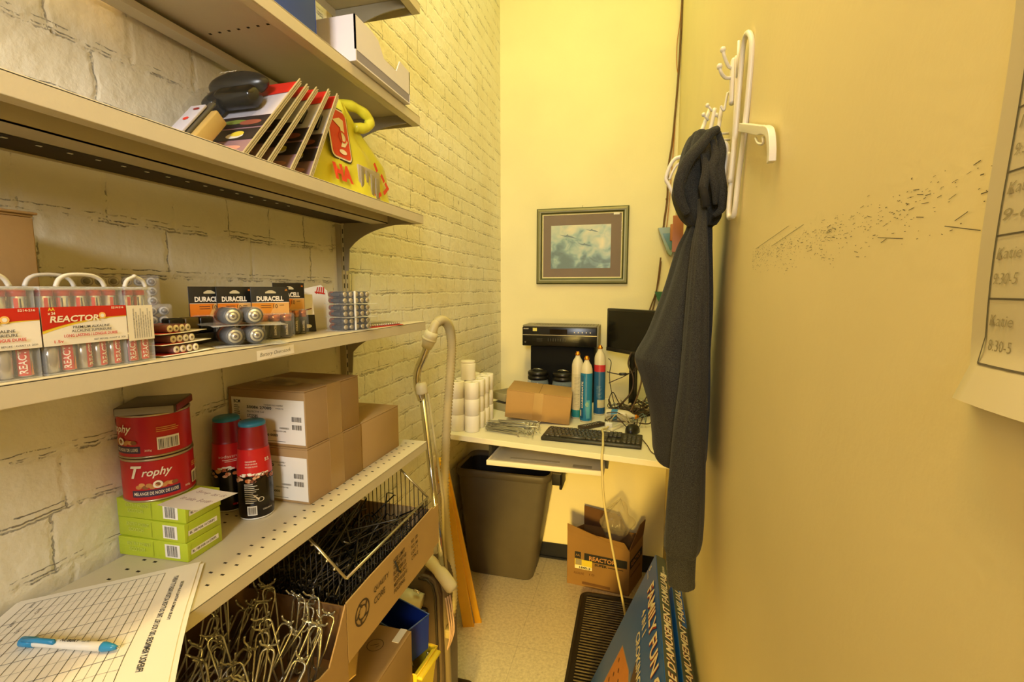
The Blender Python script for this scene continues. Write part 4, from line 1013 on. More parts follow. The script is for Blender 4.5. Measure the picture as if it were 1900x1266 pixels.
for k in range(64):
    o = cp[k] if k < 3 else cp[k % 3].copy()
    if k >= 3: COL.objects.link(o)
    x = rn.uniform(-.755, -.535); y = rn.uniform(.36, .69); up = k / 64.0
    z = ZB + .006 + up * .040
    if k % 4 == 0: rot = (PI / 2 + rn.uniform(-.15, .15), rn.uniform(-.3, .3), rn.uniform(0, 6.28)); y = min(y, .56); y = max(y, .44); x = -.66; z += .02
    else: rot = (rn.uniform(-1.0, -.2), rn.uniform(-.45, .45), rn.uniform(-1.2, 1.2)); y = min(y, .665)
    if k % 4 and k % 7 == 3: rot = (rn.uniform(-.5, .1), rn.uniform(-.4, .4), rn.uniform(-1, 1))
    o.location = (x, y, z); o.rotation_euler = rot
hero = ((-.548, .655, 1.000, -.25, .25, .3), (-.565, .610, 1.012, -.30, -.25, .6), (-.590, .660, 1.010, -.5, .1, .2), (-.605, .590, 1.020, -.4, .35, .1), (-.585, .565, 1.000, -.42, .05, .5), (-.600, .470, 1.005, -.45, .18, .2), (-.545, .540, .995, -.60, .30, .1), (-.560, .60, 1.0, -.35, .42, .35), (-.62, .43, 1.01, -.7, .0, -.1), (-.56, .49, .99, -.5, -.12, .15))
for k, h in enumerate(hero):
    o = cp[k % 3].copy(); COL.objects.link(o); o.location = h[:3]; o.rotation_euler = h[3:]
t = thing('plastic_wrapper', 'crumpled clear plastic wrapper caught among the chrome peg hooks', 'wrapper', (-.63, .45, 1.09))
mb = MB(); mb.grid(lambda u, v: Vector((-.65 + .05 * u + .012 * noise.noise(Vector((u * 4, v * 4, 0))), .43 + .05 * v + .01 * math.sin(u * 7), 1.09 + .035 * u - .03 * v + .014 * noise.noise(Vector((u * 5, v * 5, 3))))), 12, 12, mat('#c9c0a0', .3, alpha=.55, var=.1)); mb.build('film', t)

# ================================================================== things under the hook cartons
ZL = .6004
t, a, b, h = carton('cardboard_carton', 'closed brown carton with a round ink stamp under the hook cartons', -.800, -.522, .600, .990, ZL, ZL + .248, KRAFT, None, None, 'y')
mb = MB(); f = plane_map((-a, -b, h), (1, 0, 0), (0, 1, 0), .0003); printed(mb, f, [('ring', .215, .325, .020, .0015, INKB), ('ln', .205, .320, .222, .330, .0015, INKB), ('ln', .220, .318, .226, .326, .0015, INKB)]); mb.build('ink_stamp', t, local=True)
MB().box(a - .030, a - .012, b - .045, b + .0006, h, h + .0010, WHITE).box(a - .030, a - .012, b, b + .0008, h - .012, h, WHITE).build('white_tape', t, local=True)
t = thing('folded_card', 'small loose flap of brown card under the long printed carton', 'card', (-.60, .80, ZL + .249))
mb = MB(); mb.add([(-.66, .77, ZL + .250), (-.60, .765, ZL + .250), (-.555, .800, ZL + .285), (-.58, .850, ZL + .300), (-.66, .86, ZL + .255)], [(0, 1, 2, 3, 4)], KRAFT_L); mb.build('card_flap', t, solid=.003)
BLUE = mat('#14308a', .45, var=.03); BLUE_L = mat('#5c78b8', .4)
def open_bin(t, W, D, H, m_, rim, th=.003, lip=.004, taper=.9):
    mb = MB(); a, b = W / 2, D / 2
    o = [(-a, -b), (a, -b), (a, b), (-a, b)]
    for i in range(4):
        p, q = Vector(o[i]), Vector(o[(i + 1) % 4]); pi, qi = p * ((a - th) / a), q * ((a - th) / a)
        vs = [(p.x * taper, p.y * taper, 0), (q.x * taper, q.y * taper, 0), (q.x, q.y, H), (p.x, p.y, H), (pi.x * taper, pi.y * taper, th), (qi.x * taper, qi.y * taper, th), (qi.x, qi.y, H), (pi.x, pi.y, H)]
        mb.add(vs, [(0, 1, 2, 3), (5, 4, 7, 6), (3, 2, 6, 7)], m_)
    mb.box(-a * taper, a * taper, -b * taper, b * taper, 0, th, m_); mb.build('bin_shell', t, local=True)
    mb = MB(); mb.tube([(-a, -b, H), (a, -b, H), (a, b, H), (-a, b, H)], lip * .5, rim, 6, closed=True); mb.build('rim', t, local=True)
YEL = mat('#d6bf2c', .4, var=.04)
t = thing('yellow_parts_bin', 'yellow plastic parts bin with loose screws in front of the carpet cleaner', 'bin', (-.590, 1.052, ZL + .0), rz=-.10); open_bin(t, .17, .105, .128, YEL, mat('#e6be3c', .35), taper=.82)
MB().rbox(.070, .098, -.050, .050, .112, .122, YEL, .004).build('front_lip', t, local=True)
for k, (x, y, z, r) in enumerate(((-.530, 1.03, .700, .4), (-.522, 1.05, .705, 1.5), (-.545, 1.04, .700, 2.4), (-.515, 1.03, .698, .9))):
    mb = MB(); d = Vector((math.cos(r), math.sin(r), .6)).normalized(); p = Vector((x, y, z)); mb.tube([p, p + d * .028], .002, ZINC, 6); mb.tube([p + d * .028, p + d * .031], .0045, ZINC, 8); o = mb.build('screw'); tag(o, 'small steel screw lying in the yellow parts bin', 'screw', 'screws in the yellow bin')
t = thing('blue_tray', 'dark blue plastic tray resting behind the closed brown carton', 'tray', (-.648, 1.078, ZL + .130), rot=(0, -.02, -.36)); open_bin(t, .25, .095, .098, BLUE, BLUE_L, taper=.96)

# ================================================================== carpet cleaner with chrome wand and ribbed hose
VB = mat('#5b4a3a', .4, var=.04); VD = mat('#2c231b', .4); BG = mat('#e0d3a8', .45, var=.03); BGD = mat('#b9a877', .5); 
t = thing('carpet_cleaner', 'upright carpet cleaner with chrome wand and ribbed beige hose by the brick wall', 'vacuum cleaner', (-.72, 1.52, 0))
mb = MB()
poly = [(-.800, .03), (-.650, .03), (-.648, .30), (-.655, .60), (-.668, .648), (-.690, .668), (-.725, .670), (-.800, .640)]
MXZ = lambda y: Matrix.Translation((0, y, 0)) @ Matrix(((1, 0, 0, 0), (0, 0, 1, 0), (0, 1, 0, 0), (0, 0, 0, 1)))
mb.prism(poly, .16, VB, MXZ(1.46)); mb.build('body_shell', t, bevel=.012)
mb = MB(); mb.tube([(-.735, 1.456, .662), (-.700, 1.456, .658), (-.680, 1.456, .640), (-.670, 1.456, .600), (-.664, 1.456, .30), (-.668, 1.456, .06)], .005, VD, 8); mb.build('seam', t)
mb = MB(); mb.tube([(-.726, 1.50, .688), (-.690, 1.50, .676), (-.664, 1.50, .64), (-.655, 1.50, .58), (-.640, 1.50, .10)], [.012, .015, .015, .014, .014], mat('#8a7a60', .4), 12); mb.build('edge_trim', t)
mb = MB(); mb.tube([(-.805, 1.435, .60), (-.715, 1.435, .585)], .030, BG, 20); mb.build('tank_collar', t)
MB().tube([(-.735, 1.42, .640), (-.712, 1.42, .632)], .005, CHROME, 8).build('latch', t)
MB().rbox(-.800, -.700, 1.44, 1.462, .30, .55, VD, .008).build('inner_panel', t)
mb = MB(); mb.tube(spline([(-.740, 1.49, .715), (-.718, 1.49, .718), (-.695, 1.49, .705), (-.655, 1.49, .665), (-.615, 1.49, .615)], 5), [.017] * 7 + [.022] * 7 + [.024] * 5 + [.023] * 1 + [.018], BG, 18); mb.build('suction_nozzle', t)
MB().rbox(-.805, -.62, 1.44, 1.72, 0, .06, VD, .02, 3).build('floor_base', t)
# wand
yv = 1.50
mb = MB(); mb.tube(spline([(-.6965, yv, 1.520), (-.716, yv, 1.470), (-.741, yv, 1.415), (-.744, yv, 1.360), (-.728, yv, 1.31)], 6), .0135, CHROME, 20); mb.build('bent_tube', t)
MB().tube([(-.731, yv, 1.372), (-.729, yv, 1.362), (-.726, yv, 1.338), (-.725, yv, 1.332)], [.017, .021, .021, .018], BG, 20).build('collar', t)
MB().tube([(-.727, yv, 1.335), (-.672, yv, .82), (-.660, yv, .70)], .0115, CHROME, 20).build('wand_tube', t)
MB().tube([(-.706, yv + .006, 1.335), (-.655, yv + .004, .95), (-.655, yv + .004, .80), (-.640, yv + .002, .62)], .005, BGD, 10).build('pressure_line', t)
MB().tube([(-.683, yv, 1.556), (-.690, yv, 1.540), (-.700, yv, 1.512), (-.706, yv, 1.498)], [.022, .0245, .0215, .018], BG, 20).tube([(-.6935, yv, 1.533), (-.6965, yv, 1.526)], .0262, BG, 20).build('grip_cuff', t)
hp = spline([(-.685, yv, 1.550), (-.674, yv + .01, 1.582), (-.660, yv + .04, 1.592), (-.648, yv + .07, 1.565), (-.648, yv + .09, 1.50), (-.660, yv + .10, 1.38), (-.676, yv + .11, 1.25), (-.690, yv + .12, 1.10), (-.698, yv + .12, .95), (-.695, yv + .12, .80), (-.675, yv + .11, .66), (-.655, yv + .09, .52), (-.660, yv + .05, .40)], 22)
rr = [(.0180 if (q % 2) else .0142) for q in range(len(hp))]
for q in range(26): rr[q] = .0175 - .0001 * q
mb = MB(); mb.tube(hp, rr, mat('#cdbb86', .5, var=.04), 16); mb.build('ribbed_hose', t)
mb = MB()
for q in range(3): mb.tube(spline([(-.632 + .004 * q, 1.46 + .01 * q, .600), (-.618 + .004 * q, 1.45 + .01 * q, .54), (-.612 + .003 * q, 1.45 + .01 * q, .47), (-.628, 1.46 + .01 * q, .40)], 5), .0032, mat('#c9a796', .6), 8)
mb.build('power_cord', t)
MB().rbox(-.640, -.612, 1.46, 1.50, .44, .475, BGD, .006).build('cord_hook', t)

# ================================================================== folded yellow floor sign
YS = mat('#f2b81c', .4, var=.04)
t = thing('folded_floor_sign', 'folded yellow plastic floor sign leaning upright between hose and waste bin', 'sign', (-.79, 2.12, 0))
def board(p0, p1, w0, w1, th, nm):
    p0 = Vector(p0); p1 = Vector(p1); d = (p1 - p0).normalized(); s_ = Vector((.936, .352, 0)).normalized(); s_ = (s_ - d * s_.dot(d)).normalized(); n_ = d.cross(s_)
    vs = []
    for p, w_ in ((p0, w0), (p1, w1)):
        for a_, b_ in ((-1, -1), (1, -1), (1, 1), (-1, 1)): vs.append(p + s_ * w_ * a_ + n_ * th * b_)
    mb = MB(); mb.add(vs, [(0, 1, 2, 3), (4, 5, 6, 7), (0, 1, 5, 4), (1, 2, 6, 5), (2, 3, 7, 6), (3, 0, 4, 7)], YS); return mb.build(nm, t, bevel=.003)
board((-.780, 2.085, .0), (-.784, 1.790, .955), .027, .020, .010, 'panel')
board((-.742, 2.125, .0), (-.776, 1.815, .93), .016, .014, .010, 'panel')
board((-.784, 1.815, .88), (-.787, 1.785, .985), .022, .014, .014, 'hinge_cap')
MB().rbox(-.786, -.776, 1.775, 1.790, .895, .955, mat('#a8780c', .5), .002).build('grip_slot', t)

# ================================================================== waste bin
BB = mat('#5c5341', .5, var=.06, bump=.08, bs=60); BBI = mat('#1a1510', .6)
t = thing('waste_bin', 'tall dark brown rectangular waste bin under the desk', 'bin', (-.72, 2.62, 0))
def rr4(x0, x1, y0, y1, r, n=6):
    o = []
    for cx_, cy_, a0 in ((x1 - r, y0 + r, -90), (x1 - r, y1 - r, 0), (x0 + r, y1 - r, 90), (x0 + r, y0 + r, 180)):
        for q in range(n): a = math.radians(a0 + q * 90 / (n - 1)); o.append((cx_ + r * math.cos(a), cy_ + r * math.sin(a)))
    return o
def rings(mb, secs, m_, cap0=False, cap1=False):
    n = len(secs[0][0]); vs = []
    for o, z in secs: vs += [(x, y, z(x, y) if callable(z) else z) for x, y in o]
    fs = []
    for i in range(len(secs) - 1): fs += [(i * n + j, i * n + (j + 1) % n, (i + 1) * n + (j + 1) % n, (i + 1) * n + j) for j in range(n)]
    if cap0: fs.append(tuple(range(n))[::-1])
    if cap1: fs.append(tuple(range((len(secs) - 1) * n, len(secs) * n)))
    mb.add(vs, fs, m_, True); return mb
b0 = (-.945, -.545, 2.515, 2.755); b1 = (-.990, -.440, 2.455, 2.780); HB = .672
lerp4 = lambda k, e=0: (b0[0] + (b1[0] - b0[0]) * k - e, b0[1] + (b1[1] - b0[1]) * k + e, b0[2] + (b1[2] - b0[2]) * k - e, b0[3] + (b1[3] - b0[3]) * k + e)
mb = MB(); rings(mb, [(rr4(*lerp4(0, -.010), .04), .0), (rr4(*lerp4(0), .045), .012), (rr4(*lerp4(.5), .05), HB * .5), (rr4(*lerp4(.97), .055), HB - .02)], BB, True); mb.build('body', t)
mb = MB(); rings(mb, [(rr4(*lerp4(.97, -.004), .05), HB - .02), (rr4(*lerp4(.5, -.004), .046), HB * .5), (rr4(*lerp4(0, -.004), .042), .015)], BBI, False, True); mb.build('liner', t)
mb = MB(); rings(mb, [(rr4(*lerp4(.97), .055), HB - .045), (rr4(*lerp4(.98, .008), .058), HB - .040), (rr4(*lerp4(1, .010), .060), HB - .006), (rr4(*lerp4(1, .006), .058), HB), (rr4(*lerp4(1, -.004), .05), HB), (rr4(*lerp4(1, -.006), .05), HB - .03)], BB); mb.build('rim', t)
mb = MB(); mb.rbox(-.434, -.378, 2.53, 2.545, HB - .075, HB - .004, BBI, .004); mb.rbox(-.434, -.378, 2.66, 2.675, HB - .075, HB - .004, BBI, .004); mb.rbox(-.392, -.376, 2.53, 2.675, HB - .10, HB - .004, BBI, .006); mb.rbox(-.434, -.380, 2.53, 2.675, HB - .012, HB - .002, BB, .004); mb.build('handle', t)

# ================================================================== desk
DW = mat('#efe6c8', .38, var=.02); ZD = 1.061
t = thing('desk', 'off-white laminate desktop spanning the back of the room', 'desk', (-.3, 2.3, ZD))
mb = MB(); poly = [(XL + .002, 1.895), (.190, 1.768), (.190, 2.795), (XL + .002, 2.795)]
mb.prism(poly, .024, DW, Matrix.Translation((0, 0, ZD - .024))); mb.build('desktop', t, bevel=.002)
MB().box(XL + .002, XL + .028, 2.0, 2.79, ZD - .026 , ZD - .0245, DW).box(.165, .190, 1.9, 2.79, ZD - .07, ZD - .0245, DW).box(-.75, .16, 2.77, 2.795, ZD - .07, ZD - .0245, DW).build('wall_cleats', t)
mb = MB(); mb.rbox(-.603, -.107, 1.850, 1.866, .952, .974, DW, .003); mb.rbox(-.603, -.107, 1.866, 2.16, .952, .958, DW, .002); mb.rbox(-.603, -.595, 1.866, 2.16, .952, .972, DW, .002); mb.rbox(-.115, -.107, 1.866, 2.16, .952, .972, DW, .002); mb.build('keyboard_tray', t)
mb = MB(); mb.box(-.616, -.604, 1.93, 2.20, .956, 1.036, mat('#3a3730', .4, .4)); mb.box(-.106, -.094, 1.93, 2.20, .956, 1.036, mat('#3a3730', .4, .4)); mb.build('tray_runners', t)
mb = MB(); mb.rbox(-.52, -.30, 1.93, 1.95, .9585, .9605, mat('#d9cfae', .5), .001); mb.rbox(-.24, -.16, 1.90, 1.93, .9585, .9610, mat('#c9c0a2', .5), .001); mb.build('pencil_recess', t)
ZT = ZD + .0005

# receipt rolls
ROLL = mat('#f3ead6', .6, var=.015); CORE = mat('#7b6a4a', .8)
def roll():
    r, h = .0335, .0752; mb = MB()
    mb.lathe([(.0065, .001), (r - .0012, 0), (r, .0012), (r, h - .0012), (r - .0012, h), (.0065, h), (.0065, h - .02)], ROLL, 32, cap=False)
    mb.lathe([(.0066, h - .001), (.0055, h - .001), (.0055, .004)], CORE, 16, cap=False)
    return mb
p = roll().build('receipt_roll'); first = True
names = ('left', 'right')
for c in range(2):
    for rrow in range(4):
        for k in range(3):
            o = p if first else p.copy()
            if not first: COL.objects.link(o)
            first = False
            o.location = ((-.776, -.706)[c] + .002 * math.sin(k * 3 + rrow), 1.965 + rrow * .0715, ZT + k * .0756); o.rotation_euler = (0, 0, k * 1.1)
            tag(o, 'white receipt roll in the %s row, %s, %s layer' % (names[c], ('column nearest the desk edge', 'second column', 'third column', 'rearmost column')[rrow], ('bottom', 'middle', 'top')[k]), 'paper roll', 'white receipt rolls on the desk')
o = p.copy(); COL.objects.link(o); o.location = (-.7405, 2.015, ZT + .2270); o['label'] = 'single white receipt roll standing alone on top of the stack'
# torn thin roll slice on it
o = MB().lathe([(.0065, 0), (.0320, .0), (.0325, .001), (.0325, .010), (.0320, .011), (.0065, .011)], ROLL, 32).build('receipt_roll'); o.location = (-.7425, 2.018, ZT + .3026); tag(o, 'thin used-up white receipt roll lying on the topmost roll', 'paper roll', 'white receipt rolls on the desk')

# brown carton on the desk
t, a, b, h = carton('cardboard_carton', 'orange-brown taped carton standing on the white desk before two jars', -.612, -.302, 2.145, 2.375, ZT + .0145, ZT + .150, mat('#b08a52', .8, var=.05), None, None, 'y', rz=.10)
t.rotation_euler = (0, .09, .10)
MB().box(-.022, .022, -b - .0006, -b - .0001, 0, h, mat('#a37d48', .3)).build('tape', t, local=True)

# printer
PB = mat('#100e0c', .25, var=.04); PG = mat('#8d866e', .5)
t = thing('printer', 'black printer with an overhanging control head at the back wall', 'printer', (-.41, 2.70, ZT))
MB().rbox(-.585, -.218, 2.64, 2.79, ZT, 1.380, mat('#0c0b09', .75, spec=.2), .006).build('body', t)
MB().rbox(-.629, -.205, 2.615, 2.79, 1.380, 1.490, PB, .005).build('control_head', t)
MB().rbox(-.627, -.207, 2.618, 2.79, 1.490, 1.500, PG, .003).build('top_lid', t)
MB().rbox(-.205, -.196, 2.62, 2.79, 1.382, 1.498, PG, .002).build('side_trim', t)
mb = MB(); f = plane_map((-.629, 2.615, 1.380), (1, 0, 0), (0, 0, 1), .0003)
it = [('r', 0, .062, .424, .004, mat('#a8a088', .3, .6)), ('t', 'SHARP', .008, .096, .030, .006, CREAM, 0, .01), ('r', .062, .086, .024, .018, mat('#e6d870', .5))] + [('c', .30 + k * .022, .082, .0032, CREAM) for k in range(5)] + [('r', .16, .070, .10, .028, mat('#1c1510', .1))]
it += [('r', .085, .028 + q * .007, .034, .0018, mat('#3a362e', .4)) for q in range(3)] + [('r', .15 + q * .014, .030, .004, .016, mat('#2c2922', .4)) for q in range(8)] + [('r', .29, .028 + q * .007, .034, .0018, mat('#3a362e', .4)) for q in range(3)] + [('c', .018, .022, .005, mat('#55503f', .4))]
printed(mb, f, it); mb.build('control_panel', t)
mb = MB()
for q in range(22): mb.box(-.57 + q * .016, -.562 + q * .016, 2.66, 2.74, 1.5001, 1.5012, mat('#6a634e', .5))
mb.build('vent_slats', t)

# jars
GLS = mat('#c8d8d8', .05, 0, alpha=.30, var=0); JF = mat('#1f2b30', .15, var=.4, scale=60)
for x, y, lab in ((-.512, 2.50, 'left of the two black-lidded jars behind the brown desk carton'), (-.372, 2.49, 'right of the two black-lidded jars behind the brown desk carton')):
    t = thing('storage_jar', lab, 'jar', (x, y, ZT), 'black-lidded jars')
    MB().lathe([(.054, 0), (.058, .004), (.060, .02), (.060, .125), (.055, .148), (.050, .158)], GLS, 32, cap=False).build('glass', t, local=True)
    MB().lathe([(.050, .003), (.056, .01), (.056, .105), (.04, .120), (.0001, .124)], JF, 28).build('contents', t, local=True)
    MB().lathe([(.052, .150), (.056, .152), (.056, .168), (.052, .170), (.052, .174), (.056, .176), (.056, .190), (.050, .197), (.030, .199), (.028, .195), (.0001, .195)], BLACK, 32).build('lid', t, local=True)
    mb = MB(); mb.tube(spline([(-.03, 0, .199), (-.022, -.01, .206), (0, -.014, .209), (.022, -.01, .206), (.03, 0, .199)], 4), .002, ZINC, 6); mb.build('wire_bail', t, local=True)

# gas cylinders
BR = mat('#d8892a', .25, .9); CW = mat('#d9cfb2', .35, var=.03); CY_B = mat('#1b78a8', .35, var=.04); CY_D = mat('#1e5a8a', .4, var=.04); TEAL = mat('#2a8f96', .4); PNK = mat('#c4303a', .4); GRN = mat('#5f9a3c', .4)
def cylinder(loc, H, lab, bands, prints, rot=None, rz=0):
    t = thing('gas_cylinder', lab, 'cylinder', loc, 'soda gas cylinders on the desk', rot=rot, rz=rz)
    r = .0285; B = H - .075
    MB().lathe([(r * .9, 0), (r, .006), (r, B), (r * .97, B + .012), (r * .80, B + .030), (r * .50, B + .044), (.011, B + .052), (.0105, H - .018)], CW, 32).build('shell', t, local=True)
    mb = MB()
    for z0, z1, m_ in bands: mb.lathe([(r + .0004, z0), (r + .0004, z1)], m_, 32, cap=False)
    mb.build('label_wrap', t, local=True)
    if prints: mb = MB(); printed(mb, cyl_map((0, 0, 0), r + .0005, -1.45), prints, .0002, .006); mb.build('label_print', t, local=True)
    MB().lathe([(.0115, H - .018), (.0125, H - .016), (.0125, H - .009), (.009, H - .008), (.009, H - .002), (.0065, H), (.0001, H)], BR, 20).build('valve', t, local=True)
    return t
TXT = lambda n, z0, m_: [('r', -.016, z0 + q * .007, .026 - (q * 5 % 3) * .004, .0016, m_) for q in range(n)]
cylinder((-.272, 2.310, ZT), .335, 'leftmost upright gas cylinder, mostly white with a teal foot', [(.008, .045, TEAL), (.045, .225, mat('#cdc3a4', .4))], TXT(22, .060, mat('#8f876c', .5)) + [('r', .012, .004, .010, .050, GRN)])
cylinder((-.222, 2.255, ZT), .322, 'middle upright gas cylinder, bright blue and the closest', [(.008, .240, CY_B)], [('r', -.030, .02, .016, .21, CY_D), ('r', .0, .02, .018, .09, mat('#58a8c0', .4)), ('v', 'CARBONATE', -.026, .07, .010, .13, CREAM, 0, .02), ('e', .004, .09, .008, .012, mat('#8fb8a0', .4)), ('r', -.034, .03, .008, .03, CREAM)])
cylinder((-.170, 2.405, ZT), .358, 'rear right upright gas cylinder, dark blue with a red band', [(.008, .225, CY_D), (.225, .260, PNK)], [('r', -.012, .040, .048, .040, mat('#c5bd98', .4)), ('p', [(.0, .060), (.012, .073), (.024, .060), (.012, .047)], INK)] + TXT(9, .095, mat('#7fa0b8', .4)))
cylinder((-.130, 2.300, ZT + .0295), .16, 'short white gas bottle lying on its side at the cable heap', [(.03, .06, mat('#3f86b8', .4))], None, rot=(0, PI / 2, -.12))
o = MB().lathe([(.0001, 0), (.014, .003), (.021, .012), (.022, .022), (.018, .034), (.009, .041), (.0001, .043)], GRN, 20).build('green_ball'); o.location = (-.268, 2.232 + .03, ZT); o.location = (-.322, 2.40, ZT); tag(o, 'small green round object between the brown carton and the cylinders', 'ball')

# keyboard
t = thing('keyboard', 'black full-size computer keyboard at the front edge of the desk', 'keyboard', (-.1675, 1.982, ZT), rz=-.045)
MB().rbox(-.2075, .2075, -.080, .080, 0, .016, mat('#23201a', .4, var=.05), .005, 3).build('base', t, local=True)
KC = mat('#3d392e', .35, var=.12, scale=90); mb = MB()
for r_ in range(6):
    y = .058 - r_ * .0215 - (.004 if r_ else 0); x = -.198
    lens = [[1] * 13, [1] * 13 + [2], [1.5] + [1] * 12 + [1.5], [1.8] + [1] * 11 + [2.2], [2.3] + [1] * 10 + [2.7], [1.3, 1.3, 1.3, 6.2, 1.3, 1.3, 1.3, 1]][r_]
    for l in lens: mb.rbox(x + .0007, x + l * .0178 - .0007, y - .0085, y + .0085, .014, .0225, KC, .0012, 1); x += l * .0178
    if r_ in (0, 1, 2, 5):
        for q in range(3): mb.rbox(.070 + q * .0178, .0865 + q * .0178, y - .0085, y + .0085, .014, .0225, KC, .0012, 1)
    if r_ == 4: mb.rbox(.0878, .1043, y - .0085, y + .0085, .014, .0225, KC, .0012, 1)
    if r_ > 0:
        for q in range(4): mb.rbox(.131 + q * .0178, .1475 + q * .0178, y - .0085, y + .0085, .014, .0225, KC, .0012, 1)
mb.build('keys', t, local=True)

# mouse
t = thing('computer_mouse', 'black computer mouse right behind the keyboard', 'mouse', (.000, 2.135, ZT), rz=-.25)
def mf(u, v):
    a = u * 2 * PI; p = v * PI / 2; r = math.cos(p); return Vector((.031 * r * math.cos(a), .054 * r * math.sin(a), .036 * math.sin(p) ** .8 * (1 - .15 * math.sin(a) * r)))
MB().grid(mf, 28, 12, BLACK, wrap=True).build('shell', t, local=True); MB().rbox(-.003, .003, .022, .040, .022, .034, BLACKM, .002).build('scroll_wheel', t, local=True)

# chrome hooks heap on the desk
rn = random.Random(9); cq = []
for k in range(26):
    if k < 2: o = chrome_hook(.20 - k * .03, .010, .002).build('peg_hook'); cq.append(o); tag(o, 'steel peg hook in the flat heap on the desk between rolls and keyboard', 'hook', 'steel peg hooks on the desk')
    else: o = cq[k % 2].copy(); COL.objects.link(o)
    o.location = (rn.uniform(-.655, -.59), rn.uniform(1.965, 2.07), ZT + .004 + k * .0011); o.rotation_euler = (PI / 2, 0, 0); o.rotation_euler = Matrix.LocRotScale(None, None, None).to_euler()
    o.rotation_euler = (0, PI / 2 + rn.uniform(-.03, .05), rn.gauss(-.12, .16))
# grey trays and bits behind the rolls
GT = mat('#a59a72', .5, var=.05)
for k, (x, y, z, rz_, lab) in enumerate(((-.640, 2.42, ZT, .5, 'lower grey-green tray lying between the rolls and the printer'), (-.655, 2.45, ZT + .048, .62, 'upper grey-green tray lying between the rolls and the printer'))):
    t = thing('desk_tray', lab, 'tray', (x, y, z), 'grey-green trays', rz=-rz_)
    MB().rbox(-.06, .06, -.09, .09, 0, .004, GT, .001).rbox(-.06, -.056, -.09, .09, .004, .040, GT, .001).rbox(.056, .06, -.09, .09, .004, .040, GT, .001).rbox(-.056, .056, -.09, -.086, .004, .040, GT, .001).rbox(-.056, .056, .086, .09, .004, .040, GT, .001).build('tray_shell', t, local=True)
    MB().rbox(-.054, .054, -.084, .084, .006, .034, mat('#8a8060', .6, var=.1), .002).build('tray_insert', t, local=True)

# remote, plug, white strip
t = thing('remote_control', 'dark remote control lying behind the keyboard under the blue cylinder', 'remote control', (-.185, 2.16, ZT), rz=-.75)
MB().rbox(-.020, .020, -.07, .07, 0, .016, mat('#3b2f22', .4), .004).build('body', t, local=True)
mb = MB()
for i in range(3):
    for j in range(6): mb.lathe([(.0035, 0), (.0032, .0015), (.0001, .0018)], mat('#a09878', .4), 8, c=(-.011 + i * .011, -.05 + j * .016, .016))
o = mb.build('buttons', t, local=True)
t = thing('power_adapter', 'small white power adapter plug on the desk behind the keyboard', 'adapter', (-.108, 2.160, ZT), rz=.2)
MB().rbox(-.016, .016, -.016, .016, 0, .030, WHITE, .004).build('body', t, local=True); MB().box(-.005, -.003, -.006, .000, .030, .040, ZINC).box(.003, .005, -.006, .000, .030, .040, ZINC).build('prongs', t, local=True)
t = thing('plastic_strip', 'narrow white plastic strip lying between adapter and mouse', 'strip', (-.062, 2.19, ZT), rz=-.45)
MB().rbox(-.010, .010, -.08, .08, 0, .008, CW, .002).build('strip_body', t, local=True)
CRD = mat('#d8c88c', .5, var=.02)
mb = MB(); mb.tube(spline([(-.108, 2.138, ZT + .014), (-.118, 2.11, ZT + .012), (-.128, 2.04, ZT + .028), (-.120, 1.97, ZT + .029), (-.116, 1.90, ZT + .028), (-.112, 1.845, ZT + .020), (-.112, 1.797, ZT + .004), (-.110, 1.790, 1.00), (-.100, 1.80, .87), (-.078, 1.84, .72), (-.045, 1.92, .50), (-.010, 1.99, .28), (.012, 2.08, .04), (.020, 2.16, .006)], 8), .0048, CRD, 8)
tag(mb.build('extension_lead'), 'cream power cord running over the keyboard and hanging down from the desk', 'cord')

# monitor
t = thing('computer_monitor', 'black flat computer monitor turned sideways behind the hanging hoodie', 'monitor', (-.02, 2.465, ZT), rz=-.845)
MB().rbox(-.185, .185, -.012, .018, .308, .540, BLACK, .005).build('housing', t, local=True)
MB().box(-.170, .170, -.0128, -.0119, .330, .528, mat('#070605', .12)).build('screen', t, local=True)
MB().rbox(-.183, .183, -.0135, -.011, .309, .328, mat('#2a2620', .3), .002).build('lower_bezel', t, local=True)
MB().rbox(-.025, .025, .012, .030, .05, .34, BLACK, .006).build('stand_neck', t, local=True)
MB().rbox(-.10, .10, -.06, .09, 0, .012, BLACK, .006).build('stand_base', t, local=True)

# tangled cables
CB = [mat('#3a2818', .45), mat('#4f3a20', .45), mat('#2a1f16', .5), mat('#a59a78', .5), mat('#5a6c70', .5)]
rn = random.Random(13)
def cab(pts, r, m_, lab, group='tangled cables on the desk', n=10): return tag(MB().tube(spline(pts, n), r, m_, 6).build('cable'), lab, 'cable', group)
for k in range(20):
    pts = []; x, y = rn.uniform(-.10, .06), rn.uniform(2.22, 2.50); a = rn.uniform(0, 6.28)
    for q in range(9):
        a += rn.uniform(-1.0, 1.0); x += .060 * math.cos(a); y += .050 * math.sin(a)
        if not (-.125 < x < .165): x = min(max(x, -.125), .165); a += PI / 2
        if not (2.16 < y < 2.58): y = min(max(y, 2.16), 2.58); a += PI / 2
        pts.append((x, y, ZT + .005 + rn.random() ** 2 * .060 + k * .0010))
    cab(pts, rn.choice([.0020, .0026, .0032]), CB[[0, 1, 2, 0, 1, 2, 0, 3, 1, 4][k % 10]], 'thin tangled cable in the heap at the right of the desk')
cab([(-.01, 2.45, 1.40), (-.03, 2.42, 1.33), (-.005, 2.38, 1.27), (-.01, 2.36, 1.20), (-.06, 2.36, 1.13), (-.10, 2.40, 1.09), (-.12, 2.45, 1.075)], .0042, CB[0], 'thick brown cable looping from under the monitor to the left', 'hanging monitor cables')
